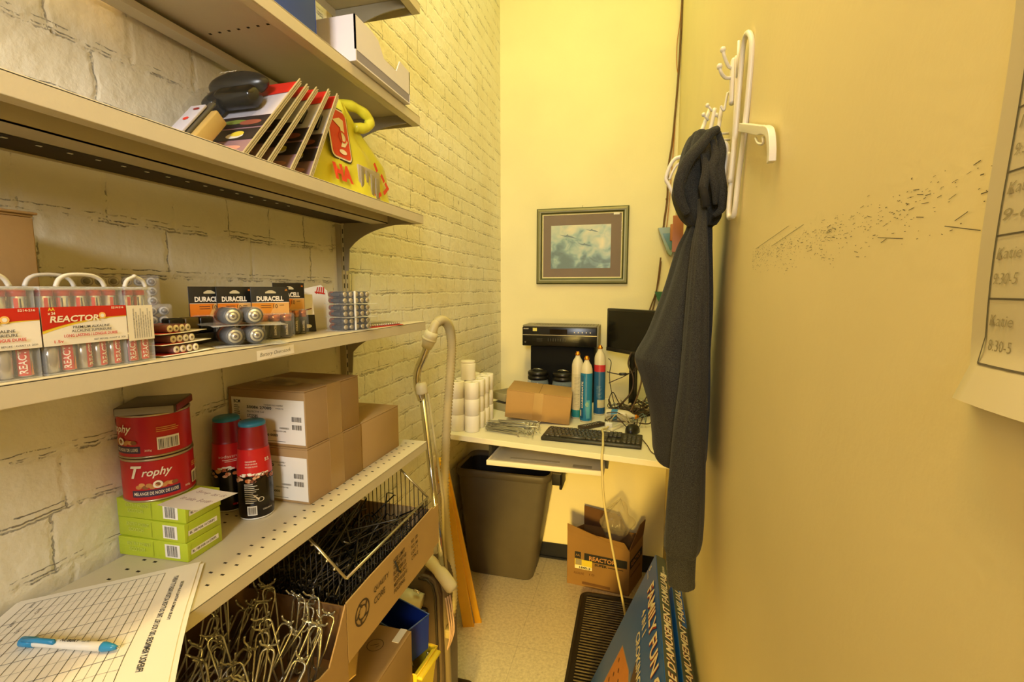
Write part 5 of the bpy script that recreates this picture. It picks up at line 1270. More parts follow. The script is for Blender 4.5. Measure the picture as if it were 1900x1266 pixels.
cab([(.01, 2.44, 1.40), (.005, 2.40, 1.34), (.035, 2.36, 1.27), (.02, 2.33, 1.19), (-.01, 2.30, 1.12), (-.04, 2.30, 1.075)], .0045, CB[1], 'thick brown cable dropping straight below the monitor', 'hanging monitor cables')
cab([(-.135, 2.42, 1.282), (-.10, 2.42, 1.275), (-.06, 2.42, 1.272), (-.01, 2.41, 1.285), (.01, 2.41, 1.31), (.0, 2.44, 1.37)], .0028, CB[2], 'thin black cable running level from the red-banded cylinder to the monitor', 'hanging monitor cables')
cab([(-.125, 2.44, 1.22), (-.09, 2.43, 1.24), (-.05, 2.43, 1.26), (0, 2.42, 1.30), (.01, 2.43, 1.36)], .0022, CB[0], 'thin cable rising diagonally to the monitor', 'hanging monitor cables')
cab([(-.13, 2.43, 1.35), (-.115, 2.42, 1.33), (-.122, 2.42, 1.26), (-.11, 2.42, 1.18), (-.09, 2.42, 1.10)], .0022, CB[2], 'thin dark cable hanging right behind the red-banded cylinder', 'hanging monitor cables')
cab([(.10, 2.40, 1.29), (.085, 2.38, 1.23), (.06, 2.36, 1.17), (.03, 2.34, 1.12), (-.02, 2.30, 1.08)], .0030, CB[0], 'brown cable slanting down beside the hanging hoodie', 'hanging monitor cables')
MB2 = MB().tube([(-.075, 2.42, 1.273), (-.07, 2.42, 1.2725), (-.04, 2.42, 1.274), (-.035, 2.42, 1.275)], [.004, .0075, .0075, .004], BLACK, 10); tag(MB2.build('cable_choke'), 'small black ferrite block on the level thin cable', 'cable part')
cab([(.03, 2.19, ZT + .01), (.045, 2.26, ZT + .04), (.04, 2.33, ZT + .02), (.06, 2.42, ZT + .02)], .0018, CB[2], 'thin black lead coming out of the computer mouse', 'tangled cables on the desk')
cab([(.036, 2.03, ZT + .008), (.060, 1.95, ZT + .003), (.075, 1.87, ZT + .003), (.105, 1.82, ZT + .003), (.125, 1.80, ZT + .003)], .0018, CB[0], 'thin black lead curling from the keyboard to the desk edge', 'tangled cables on the desk')
for k in range(5):
    pts = [(-.66 + .02 * q + rn.uniform(-.01, .01), 2.52 + rn.uniform(-.05, .05), ZT + .07 + rn.uniform(0, .05)) for q in range(5)]
    pts = [(x, y, ZT + .004 + abs(z - ZT - .07) * 1.5) for x, y, z in pts]
    cab([(x - .02, y + .08, z) for x, y, z in pts], .003, CB[k % 3], 'short dark cable in the small heap left of the printer', 'small cable heap left of the printer')

# ================================================================== back wall: picture, cables, corner brackets
FR1 = mat('#8d8a5e', .4, .3, var=.05); FR2 = mat('#55562f', .45, .2); CRM = mat('#e8d9a0', .5); MATB = mat('#6d4a26', .85, var=.06, scale=4); 
t = thing('framed_picture', 'framed picture of blue-grey clouds in a brown mount on the back wall', 'picture', (-.316, YB, 1.955))
x0, x1, z0, z1 = -.583, -.052, 1.735, 2.174; yb = YB
def framebar(mb, e0, e1, d0, d1, m_):
    # ring from inset e0 to e1, front depth d0..d1
    o = [(x0 + e0, z0 + e0), (x1 - e0, z0 + e0), (x1 - e0, z1 - e0), (x0 + e0, z1 - e0)]; i = [(x0 + e1, z0 + e1), (x1 - e1, z0 + e1), (x1 - e1, z1 - e1), (x0 + e1, z1 - e1)]
    for q in range(4):
        a, b = o[q], o[(q + 1) % 4]; c, d = i[(q + 1) % 4], i[q]
        vs = [(a[0], yb - d0, a[1]), (b[0], yb - d0, b[1]), (c[0], yb - d1, c[1]), (d[0], yb - d1, d[1]), (a[0], yb - .001, a[1]), (b[0], yb - .001, b[1]), (c[0], yb - .001, c[1]), (d[0], yb - .001, d[1])]
        mb.add(vs, [(0, 1, 2, 3), (0, 4, 5, 1), (3, 2, 6, 7)], m_)
    return mb
mb = MB(); framebar(mb, 0, .006, .016, .020, FR2); framebar(mb, .006, .018, .022, .024, FR1); framebar(mb, .018, .024, .018, .018, mat('#b9b48a', .4)); framebar(mb, .024, .034, .020, .014, FR2); framebar(mb, .034, .040, .014, .012, CRM); mb.build('frame', t)
MB().box(x0 + .038, x1 - .038, yb - .010, yb - .002, z0 + .038, z1 - .038, MATB).build('mount', t)
def cloud_mat():
    M = bpy.data.materials.new('cloud_print'); M.use_nodes = True; nt = M.node_tree; L = nt.links.new; b = nt.nodes['Principled BSDF']; b.inputs['Roughness'].default_value = .35
    tc = N(nt, 'TexCoord'); mp = N(nt, 'Mapping'); mp.inputs['Scale'].default_value = (1, 1, 1.25); L(tc.outputs['Object'], mp.inputs[0])
    n = N(nt, 'TexNoise'); n.inputs['Scale'].default_value = 13; n.inputs['Detail'].default_value = 6; n.inputs['Distortion'].default_value = .5; L(mp.outputs[0], n.inputs['Vector'])
    sp = N(nt, 'SeparateXYZ'); L(tc.outputs['Object'], sp.inputs[0])
    g = math_(nt, 'ADD', math_(nt, 'MULTIPLY', sp.outputs['Z'], 1.3), math_(nt, 'MULTIPLY', sp.outputs['X'], .35)); f = math_(nt, 'ADD', n.outputs['Fac'], g)
    r = N(nt, 'ValToRGB'); e = r.color_ramp.elements; e[0].position = .30; e[0].color = (*lin('#4d6f72'), 1); e[1].position = .78; e[1].color = (*lin('#f0e2b8'), 1)
    for p_, c in ((.42, '#7c9f9c'), (.50, '#a9c0b2'), (.60, '#c8cfb6')): q = e.new(p_); q.color = (*lin(c), 1)
    L(f, r.inputs[0]); L(r.outputs[0], b.inputs['Base Color']); return M
CM = cloud_mat()
px0, px1, pz0, pz1 = -.497, -.150, 1.825, 2.075
MB().box(px0, px1, yb - .0112, yb - .0098, pz0, pz1, CM).build('print', t)
mb = MB(); f = plane_map((px0, yb - .0112, pz0), (1, 0, 0), (0, 0, 1), .0003); DG = mat('#5d7880', .5, var=.1)
def gull(x, y, s_): return [('p', [(x - s_, y + s_ * .25), (x - s_ * .3, y + s_ * .12), (x, y + s_ * .28), (x + s_ * .1, y), (x - s_ * .3, y - s_ * .04)], DG), ('p', [(x, y + s_ * .15), (x + s_ * .5, y), (x + s_, y - s_ * .25), (x + s_ * .4, y - s_ * .14), (x, y - s_ * .04)], DG)]
printed(mb, f, gull(.10, .185, .050) + gull(.24, .215, .040) + gull(.20, .135, .042), .00015); mb.build('flying_shapes', t)
MB().box(x0 + .03, x1 - .03, yb - .0135, yb - .0128, z0 + .03, z1 - .03, mat('#ffffff', .03, 0, alpha=.07, var=0)).build('glass', t)
MB().box(x1 - .085, x1 - .052, yb - .0145, yb - .0136, z1 - .048, z1 - .036, PAPER).build('corner_label', t)
MB().tube([(-.315, yb - .001, z1 + .012), (-.315, yb - .006, z1 + .006), (-.315, yb - .008, z1 - .002)], .002, ZINC, 6).build('hanger', t)

CC = mat('#6b4a1a', .5, var=.05); CC2 = mat('#c07a2a', .5)
yc = 2.786
tag(MB().tube(spline([(.192, yc, 4.19), (.190, yc, 3.25), (.190, yc, 3.10), (.187, yc, 2.92), (.182, yc, 2.78), (.176, yc, 2.66), (.166, yc, 2.50), (.150, yc, 2.36), (.150, yc, 2.20), (.138, yc, 2.08), (.132, yc - .01, 1.98)], 8), .0052, CC, 8).build('wall_cable'), 'thick brown cable running down the back wall corner from the ceiling', 'cable', 'cables down the corner')
tag(MB().tube(spline([(.190, yc, 3.30), (.183, yc, 3.12), (.172, yc, 3.00), (.174, yc, 2.90), (.184, yc, 2.84)], 8), .0020, CC2, 6).build('wall_cable'), 'thin orange wire bowing away beside the thick corner cable', 'cable', 'cables down the corner')
tag(MB().tube(spline([(.180, yc, 2.74), (.176, yc + .001, 2.58), (.172, yc, 2.44), (.166, yc, 2.30), (.160, yc, 2.16), (.152, yc, 2.05), (.150, yc, 2.0)], 8), .0022, CC2, 6).build('wall_cable'), 'thin wire following the lower corner cable to the green bracket', 'cable', 'cables down the corner')
tag(MB().tube(spline([(.128, yc, 1.86), (.120, yc, 1.76), (.105, yc, 1.68), (.086, yc, 1.62), (.074, yc, 1.575), (.090, yc, 1.58), (.105, yc, 1.66), (.118, yc, 1.78), (.126, yc, 1.88)], 8), .0040, CC, 8).build('wall_cable'), 'brown cable hanging in a loop below the green bracket, above the monitor', 'cable', 'cables down the corner')
o = MB().rbox(.118, .132, yc - .004, yc + .008, 2.195, 2.203, CC, .002).build('cable_clip'); o.location.x = .024; tag(o, 'small nail-in clip holding the corner cable', 'clip')
GP = mat('#7f8f4a', .25, var=.05); GPD = mat('#3f6f4a', .15)
t = thing('corner_bracket', 'pale green glassy corner bracket on the back wall above the monitor', 'bracket', (.15, 2.76, 1.95))
M = Matrix(((1, 0, 0, 0), (0, 0, 1, 2.740), (0, 1, 0, 0), (0, 0, 0, 1)))
MB().prism([(.106, 2.038), (.192, 2.040), (.192, 1.925), (.178, 1.885), (.160, 1.900)], .055, GP, M).build('bracket_plate', t)
MB().prism([(.130, 2.006), (.190, 2.008), (.190, 1.93), (.172, 1.915)], .004, GPD, Matrix.Translation((0, -.0045, 0)) @ M).build('dark_inset', t)
MB().rbox(.168, .192, 2.725, 2.739, 1.965, 2.055, mat('#b5743c', .7), .004).build('brown_backing', t)
t = thing('corner_bracket', 'lower green bracket tip showing just above the monitor', 'bracket', (.11, 2.77, 1.65))
MB().prism([(.098, 1.690), (.150, 1.690), (.150, 1.60), (.118, 1.640)], .04, GPD, M).build('bracket_plate', t)

# ================================================================== right wall: taped sheet, coat hooks, hoodie
t = thing('wall_chart', 'white hand-ruled paper sheet taped to the right wall at the picture edge', 'paper', (XR, .22, 1.77))
def wp(a, b, h=0):   # a: towards the camera, b: up
    return Vector((XR - .0012 - h - .003 * (math.sin(a * 40) ** 2) * (.5 + .5 * math.sin(b * 30)) - .012 * max(0, (.03 - b)) / .03 * (a > .0), .3395 - a + .004 * math.sin(b * 22), 1.636 + b))
PW = mat('#cfc3a0', .85, var=.03)
mb = MB(); mb.grid(lambda u, v: wp(u * .212, v * .275), 30, 40, PW); mb.build('sheet', t)
mb = MB(); GI = mat('#5a5240', .8, var=0)
def wl(a0, b0, a1, b1, wd):
    n = 14; vs = []; d = Vector((a1 - a0, b1 - b0)).normalized(); nn = Vector((-d.y, d.x)) * wd / 2
    for q in range(n + 1):
        p = Vector((a0, b0)).lerp(Vector((a1, b1)), q / n); vs += [wp(p.x + nn.x, p.y + nn.y, .0005), wp(p.x - nn.x, p.y - nn.y, .0005)]
    mb.add(vs, [(2 * q, 2 * q + 1, 2 * q + 3, 2 * q + 2) for q in range(n)], GI)
rows_ = (.022, .059, .094, .128, .161, .194, .24)
for b in rows_: wl(.014, b, .20, b, .0011)
for a in (.014, .076, .138, .20): wl(a, .022, a, .24, .0011)
rn = random.Random(2)
for i in range(3):
    for j in range(5):
        for k, s in enumerate((rn.choice(['Katie', 'Kate', 'Mike']), rn.choice(['8:30-5', '9:30-5', '9-6']))):
            vs, fs = text_geo(s, .2, -.01); a0 = .017 + i * .062; b0 = rows_[j] + (.022 if k == 0 else .008); 
            mb.add([wp(a0 + a * .020, b0 + b * .0062, .0006) for a, b in vs], fs, mat('#9c9070', .8, var=0))
mb.build('ruled_grid', t)

HW = mat('#ece7da', .3, var=.02)
t = thing('coat_rack', 'white metal coat rack with a long oval hoop and ball-tipped hooks on the right wall', 'coat rack', (XR, 1.05, 2.0))
loop = spline([(.189, 1.02, 2.180), (.193, 1.00, 2.150), (.193, 1.005, 2.08), (.191, 1.02, 1.99), (.188, 1.035, 1.92), (.185, 1.04, 1.855), (.184, 1.06, 1.848), (.182, 1.085, 1.86), (.184, 1.08, 1.95), (.186, 1.07, 2.05), (.187, 1.06, 2.13), (.187, 1.045, 2.172)], 6, True)
MB().tube(loop, .0052, HW, 10, closed=True).build('long_hoop', t)
MB().tube(spline([(.186, 1.10, 2.175), (.187, 1.09, 2.10), (.184, 1.075, 2.0), (.181, 1.08, 1.92)], 6), .0050, HW, 10).build('inner_bar', t)
MB().rbox(.176, .190, 1.105, 1.123, 2.085, 2.178, HW, .006, 3).build('hook_plate', t)
for pts in ([(.183, 1.112, 2.158), (.172, 1.108, 2.160), (.162, 1.100, 2.176), (.158, 1.098, 2.190)], [(.183, 1.112, 2.140), (.168, 1.108, 2.138), (.157, 1.100, 2.146), (.153, 1.098, 2.158)]):
    mb = MB(); mb.tube(spline(pts, 6), .0036, HW, 10); e = Vector(pts[-1])
    mb.lathe([(.0001, -.0062), (.0045, -.0045), (.0062, 0), (.0045, .0045), (.0001, .0062)], HW, 14, c=e); mb.build('ball_hook', t)
mb = MB(); mb.tube([(.186, 1.09, 2.20), (.186, 1.09, 2.13)], .003, HW, 8); mb.build('link', t)
# angled arm pointing to the doorway
ap = [(.187, 1.02, 2.010), (.187, .95, 1.986), (.187, .87, 1.958), (.187, .825, 1.944), (.187, .800, 1.930), (.187, .788, 1.906), (.187, .786, 1.886)]
mb = MB(); s_ = spline(ap, 5); vs = []
for i, p in enumerate(s_):
    d = (s_[min(i + 1, len(s_) - 1)] - s_[max(i - 1, 0)]).normalized(); n_ = Vector((0, -d.z, d.y)) * (.0075 if i < 12 else .0065)
    for sx in (-.006, .004): vs += [p + n_ + Vector((sx, 0, 0)), p - n_ + Vector((sx, 0, 0))]
fs = []
for i in range(len(s_) - 1):
    a = 4 * i; b = a + 4; fs += [(a, b, b + 1, a + 1), (a + 2, a + 3, b + 3, b + 2), (a, a + 2, b + 2, b), (a + 1, b + 1, b + 3, a + 3)]
fs += [(0, 1, 3, 2), (len(vs) - 4, len(vs) - 2, len(vs) - 1, len(vs) - 3)]
mb.add(vs, fs, HW); mb.build('side_arm', t, bevel=.0012)
MB().tube(spline([(.184, .885, 1.950), (.184, .865, 1.936), (.184, .832, 1.926), (.184, .835, 1.936)], 4), .0022, HW, 8).build('small_clip', t)
t = thing('coat_rack', 'white wire coat rack farther along the wall, mostly hidden by the hoodie', 'coat rack', (XR, 1.3, 2.05))
for a, b in (((.156, 1.24, 2.125), (.128, 1.22, 2.045)), ((.164, 1.22, 2.118), (.150, 1.22, 2.04)), ((.176, 1.20, 2.114), (.165, 1.20, 2.03))):
    MB().tube(spline([a, (Vector(a) + Vector(b)) / 2 + Vector((.001, 0, .002)), b], 4), .0046, HW, 10).build('upright_bar', t)
for a in ((.1475, 1.22, 2.126), (.140, 1.22, 2.106), (.168, 1.22, 2.103)):
    MB().lathe([(.0001, -.005), (.0036, -.0036), (.005, 0), (.0036, .0036), (.0001, .005)], HW, 12, c=a).tube([a, (a[0] + .012, a[1] + .005, a[2] - .012)], .0028, HW, 8).build('ball_hook', t)
MB().tube(spline([(.179, 1.15, 2.124), (.176, 1.15, 2.106), (.173, 1.15, 2.088), (.166, 1.15, 2.098)], 5), .0026, HW, 8).tube([(.179, 1.15, 2.124), (.192, 1.15, 2.120)], .0025, HW, 6).build('wire_hook', t)
MB().tube(spline([(.176, 1.14, 2.016), (.183, 1.14, 2.000), (.180, 1.14, 1.965), (.168, 1.14, 1.935), (.160, 1.14, 1.945), (.166, 1.14, 1.985), (.172, 1.14, 2.008)], 5, True), .0058, HW, 10, closed=True).build('short_hoop', t)
MB().tube(spline([(.186, 1.13, 1.990), (.187, 1.13, 1.950), (.180, 1.13, 1.920), (.176, 1.13, 1.935), (.180, 1.13, 1.975)], 5, True), .0050, HW, 10, closed=True).build('short_hoop', t)
MB().tube([(.150, 1.23, 2.06), (.170, 1.22, 2.06), (.196, 1.22, 2.06)], .0032, HW, 8).tube([(.165, 1.20, 2.04), (.196, 1.20, 2.04)], .003, HW, 8).build('wall_mount', t)
t = thing('clothes_hanger', 'white bent plastic hanger end poking out left of the hood', 'hanger', (.08, 1.35, 2.0))
MB().tube(spline([(.150, 1.33, 2.052), (.104, 1.35, 2.048), (.087, 1.35, 2.042), (.075, 1.35, 2.022), (.0675, 1.35, 1.995), (.074, 1.35, 1.980), (.083, 1.35, 1.962), (.096, 1.35, 1.930), (.120, 1.35, 1.90)], 6), .0050, HW, 10).build('hanger_arm', t)
MB().tube(spline([(.110, 1.352, 2.036), (.094, 1.352, 2.028), (.083, 1.352, 2.010), (.0765, 1.352, 1.992)], 5), .0034, HW, 8).build('inner_rib', t)

# hoodie
def cloth():
    M = bpy.data.materials.new('heather_fleece'); M.use_nodes = True; nt = M.node_tree; L = nt.links.new; b = nt.nodes['Principled BSDF']
    b.inputs['Roughness'].default_value = .95; b.inputs['Specular IOR Level'].default_value = .15; b.inputs['Sheen Weight'].default_value = .08
    tc = N(nt, 'TexCoord'); n = N(nt, 'TexNoise'); n.inputs['Scale'].default_value = 700; n.inputs['Detail'].default_value = 3; L(tc.outputs['Object'], n.inputs['Vector'])
    r = N(nt, 'ValToRGB'); e = r.color_ramp.elements; e[0].position = .35; e[0].color = (*lin('#2b2b28'), 1); e[1].position = .7; e[1].color = (*lin('#4e4d47'), 1)
    L(n.outputs['Fac'], r.inputs[0]); L(r.outputs[0], b.inputs['Base Color'])
    bp = N(nt, 'Bump'); bp.inputs['Strength'].default_value = .4; bp.inputs['Distance'].default_value = .001; L(n.outputs['Fac'], bp.inputs['Height']); L(bp.outputs[0], b.inputs['Normal'])
    return M
FL = cloth(); LINER = mat('#1f1e1b', .95, var=.1)
def loftz(rows, nseg, fold=.004, seed=0, ff=3, power=.85, sub=6, mt=None):
    """rows: (z, x_left, x_right, y_centre, y_radius) from top to bottom"""
    mt = mt or FL
    R = spline([Vector((r[1], r[2], r[3])) for r in rows], sub); R2 = spline([Vector((r[0], r[4], 0)) for r in rows], sub); n = len(R); mb = MB()
    def fn(u, v):
        i = min(n - 1, int(round(v * (n - 1)))); a = u * 2 * PI; xl, xr, yc_ = R[i]; z, ry, _ = R2[i]
        cx_ = (xl + xr) / 2; rx = (xr - xl) / 2; ca, sa = math.cos(a), math.sin(a)
        nn = noise.noise(Vector((ca * ff, sa * ff, z * 4 + seed))) * fold * 1.6 + fold * math.sin(a * 5 + z * 6 + seed) * .7
        nn *= min(1, rx / .02)
        return Vector((cx_ + (rx + nn) * math.copysign(abs(ca) ** power, ca), yc_ + (ry + nn) * math.copysign(abs(sa) ** power, sa), z))
    mb.grid(fn, nseg, n, mt, wrap=True); k = len(mb.v)
    mb.f.append(list(range(nseg))[::-1]); mb.m.append(0); mb.sm.append(False); mb.f.append(list(range(k - nseg, k))); mb.m.append(0); mb.sm.append(False)
    return mb
t = thing('hoodie', 'dark heather grey hoodie hanging by its hood from the coat hooks', 'hoodie', (.13, 1.2, 1.6))
body = [(1.90, .118, .160, 1.22, .025), (1.85, .115, .168, 1.22, .035), (1.80, .095, .172, 1.225, .05), (1.70, .070, .176, 1.24, .075), (1.60, .038, .178, 1.25, .095), (1.54, .008, .180, 1.26, .105), (1.515, .007, .180, 1.26, .107), (1.47, .021, .181, 1.26, .108), (1.40, .041, .182, 1.26, .106), (1.33, .050, .182, 1.26, .104), (1.285, .054, .182, 1.26, .102), (1.262, .068, .180, 1.26, .095), (1.250, .092, .175, 1.26, .08)]
loftz(body, 72, .0045, 1, 2.5).build('torso', t)
slv = [(1.90, .126, .148, 1.145, .018), (1.86, .127, .147, 1.14, .022), (1.80, .118, .150, 1.135, .028), (1.72, .112, .154, 1.13, .034), (1.60, .106, .158, 1.128, .040), (1.50, .102, .161, 1.125, .044), (1.40, .095, .163, 1.125, .046), (1.30, .088, .164, 1.125, .047), (1.20, .082, .165, 1.125, .046), (1.12, .078, .164, 1.125, .044), (1.092, .078, .161, 1.125, .041), (1.080, .083, .157, 1.125, .037)]
loftz(slv, 56, .0026, 7, 2.2).build('sleeve', t)
loftz([(1.082, .086, .154, 1.125, .034), (1.06, .087, .153, 1.125, .033), (1.02, .090, .153, 1.125, .032), (1.0, .093, .154, 1.125, .031), (.994, .100, .148, 1.125, .024)], 60, .0010, 3, 6, sub=4).build('cuff', t)
hd = [(2.056, .122, .150, 1.18, .018), (2.048, .108, .160, 1.185, .034), (2.02, .094, .168, 1.19, .05), (1.985, .085, .171, 1.195, .058), (1.95, .078, .166, 1.2, .058), (1.92, .076, .172, 1.2, .056), (1.89, .086, .182, 1.2, .052), (1.865, .100, .183, 1.2, .045), (1.848, .118, .172, 1.2, .032)]
loftz(hd, 72, .0060, 12, 2.6).build('hood', t)
rim = spline([(.158, 1.118, 2.040), (.143, 1.112, 2.030), (.125, 1.110, 2.008), (.103, 1.110, 1.982), (.090, 1.114, 1.955), (.083, 1.120, 1.925), (.090, 1.130, 1.895), (.105, 1.14, 1.87)], 7)
MB().tube(rim, [.008 + .005 * math.sin(PI * q / (len(rim) - 1)) for q in range(len(rim))], FL, 14).build('hood_hem', t)
for k, pts in enumerate(([(.160, 1.125, 2.035), (.168, 1.122, 2.0), (.163, 1.12, 1.96), (.170, 1.122, 1.92), (.176, 1.13, 1.88), (.160, 1.135, 1.862)], [(.148, 1.12, 2.018), (.156, 1.115, 1.985), (.150, 1.112, 1.955), (.158, 1.115, 1.92), (.160, 1.125, 1.885)], [(.130, 1.118, 1.990), (.138, 1.112, 1.955), (.134, 1.112, 1.92), (.140, 1.12, 1.88)])):
    s_ = spline(pts, 6); MB().tube(s_, [.004 + (.009 - k * .0015) * math.sin(PI * min(.97, max(.08, q / (len(s_) - 1)))) for q in range(len(s_))], FL, 12).build('fabric_fold', t)
MB().tube(spline([(.131, 1.116, 1.925), (.136, 1.104, 1.90), (.140, 1.108, 1.878)], 4), .008, LINER, 12).build('hood_opening', t)
t = thing('card_tag', 'small pinkish card tab poking out left of the hoodie below the hood', 'card', (.09, 1.30, 1.86))
MB().rbox(.088, .115, 1.332, 1.335, 1.80, 1.895, mat('#b77a55', .7), .001).build('card', t)

# ================================================================== floor things
# boot mat
RB = mat('#2b241c', .5, var=.12, scale=40); RB2 = mat('#6a5f48', .3, var=.3, scale=50)  # RB2: light reflected by the ribs painted in as a paler colour
t = thing('boot_tray', 'dark ribbed rubber boot tray lying on the tiled floor', 'boot tray', (-.05, 2.1, 0), rz=.0)
X0, X1, Y0, Y1 = -.255, .150, 1.62, 2.490
mb = MB(); rings(mb, [(rr4(X0, X1, Y0, Y1, .05), .0005), (rr4(X0, X1, Y0, Y1, .05), .016), (rr4(X0 + .006, X1 - .006, Y0 + .006, Y1 - .006, .046), .019), (rr4(X0 + .014, X1 - .014, Y0 + .014, Y1 - .014, .04), .016), (rr4(X0 + .020, X1 - .020, Y0 + .020, Y1 - .020, .036), .005)], RB, False, True); mb.build('tray_shell', t)
mb = MB(); y = Y0 + .05
while y < Y1 - .04: mb.rbox(X0 + .035, X1 - .035, y, y + .007, .004, .012, RB2, .002, 1); y += .0185
o = mb.build('raised_ribs', t)

# reactor carton
KB = mat('#96703a', .8, var=.07, scale=5); KB2 = mat('#6d4a26', .85, var=.05)
t = thing('open_carton', 'open brown battery carton with a yellow price sticker on the floor by the back wall', 'box', (-.15, 2.66, 0), rz=0)
A = Vector((-.346, 2.565, 0)); B = Vector((.004, 2.528, 0)); Cc = Vector((.078, 2.740, 0)); Dd = Vector((-.272, 2.777, 0)); hh = .262
up = lambda p, z: Vector((p.x, p.y, z))
def wallp(mb, p, q, z0, z1, m_, z1b=None):
    d = (q - p).normalized(); n_ = Vector((d.y, -d.x, 0)) * -.003; z1b = z1 if z1b is None else z1b
    vs = [up(p, z0), up(q, z0), up(q, z1b), up(p, z1)]; vs += [v + n_ for v in vs]
    mb.add(vs, [(0, 1, 2, 3), (7, 6, 5, 4), (0, 3, 7, 4), (1, 5, 6, 2), (3, 2, 6, 7), (0, 4, 5, 1)], m_)
mb = MB(); wallp(mb, A, B, 0, hh + .06, KB, hh); wallp(mb, B, Cc, 0, hh, KB, hh); wallp(mb, Cc, Dd, 0, hh, KB); wallp(mb, Dd, A, 0, hh, KB, hh + .06); mb.add([up(p, .002) for p in (A, B, Cc, Dd)], [(0, 1, 2, 3)], KB2); mb.build('body', t)
mb = MB(); 
mb.add([up(A, hh + .06), up(B, hh), up(B, hh + .03) + Vector((-.03, -.005, .02)), up(A.lerp(B, .45), hh + .055) + Vector((0, -.01, .01)), up(A, hh + .105) + Vector((0, -.004, 0))], [(0, 1, 2, 3, 4)], KB); mb.build('front_flap', t, solid=.003)
mb = MB(); mb.add([up(B, hh), up(Cc, hh), up(Cc, hh + .095) + Vector((.01, 0, 0)), up(B.lerp(Cc, .55), hh + .105) + Vector((.012, 0, 0)), up(B, hh + .015)], [(0, 1, 2, 3, 4)], KB2); mb.build('side_flap', t, solid=.003)
mb = MB(); mb.add([up(Dd, hh), up(Dd.lerp(Cc, .75), hh), up(Dd.lerp(Cc, .6), hh + .10) + Vector((0, -.01, 0)), up(Dd, hh + .125) + Vector((0, -.01, 0))], [(0, 1, 2, 3)], KB2); mb.build('back_flap', t, solid=.003)
mb = MB(); f = plane_map(A, (B - A), (0, 0, 1), .0006); W_ = (B - A).length
it = [('r', .045, .165, .035, .040, BLACKM), ('t', 'AA', .050, .178, .024, .014, KB, 0, .02), ('r', .100, .158, W_ - .112, .046, BLACKM), ('t', 'REACTOR', .128, .166, .150, .026, mat('#c08a50', .8), 0, .03), ('t', 'SUPER', .160, .138, .070, .015, BLACKM, 0, .04), ('r', .235, .142, .085, .004, BLACKM), ('t', 'ALKALINE', .04, .070, .06, .014, KB2, 0, .02), ('r', .09, .014, .16, .016, KB2), ('t', '10', .13, .075, .03, .012, KB2)]
printed(mb, f, it, .00015); mb.build('printed_front', t)
mb = MB(); f2 = plane_map(A, (B - A), (0, 0, 1), .0028); YP = mat('#e2cc3a', .5)
printed(mb, f2, [('r', .046, .105, .100, .058, YP), ('r', .050, .128, .036, .034, mat('#9a8f70', .6)), ('r', .0465, .1055, .099, .020, mat('#efe6b8', .5)), ('t', '1840-3', .072, .108, .064, .014, INK, 0, .03)], .0002); mb.build('price_sticker', t)
mb = MB(); f = plane_map(B, (Cc - B), (0, 0, 1), .0006); printed(mb, f, [('r', .01, .150, .20, .05, BLACKM), ('t', 'REACTOR', .03, .160, .15, .026, mat('#c08a50', .8), 0, .03), ('r', .02, .10, .16, .01, KB2)], .00015); mb.build('printed_side', t)
t = thing('clear_bag', 'crumpled clear plastic bag sticking up out of the open floor carton', 'bag', (-.10, 2.65, .28))
def bagf(u, v):
    a = u * 2 * PI; p = v * PI; n_ = 1 + .35 * noise.noise(Vector((math.cos(a) * 2, math.sin(a) * 2, v * 5)))
    return Vector((-.095 + .085 * math.cos(a) * math.sin(p) * n_ + .04 * (1 - v), 2.665 + .055 * math.sin(a) * math.sin(p) * n_, .20 + .300 * (1 - v) * (.85 + .15 * n_)))
MB().grid(bagf, 36, 22, mat('#d9ceb0', .12, 0, alpha=.22, var=.2, scale=50, bump=.6, bs=30), wrap=True).build('film', t)

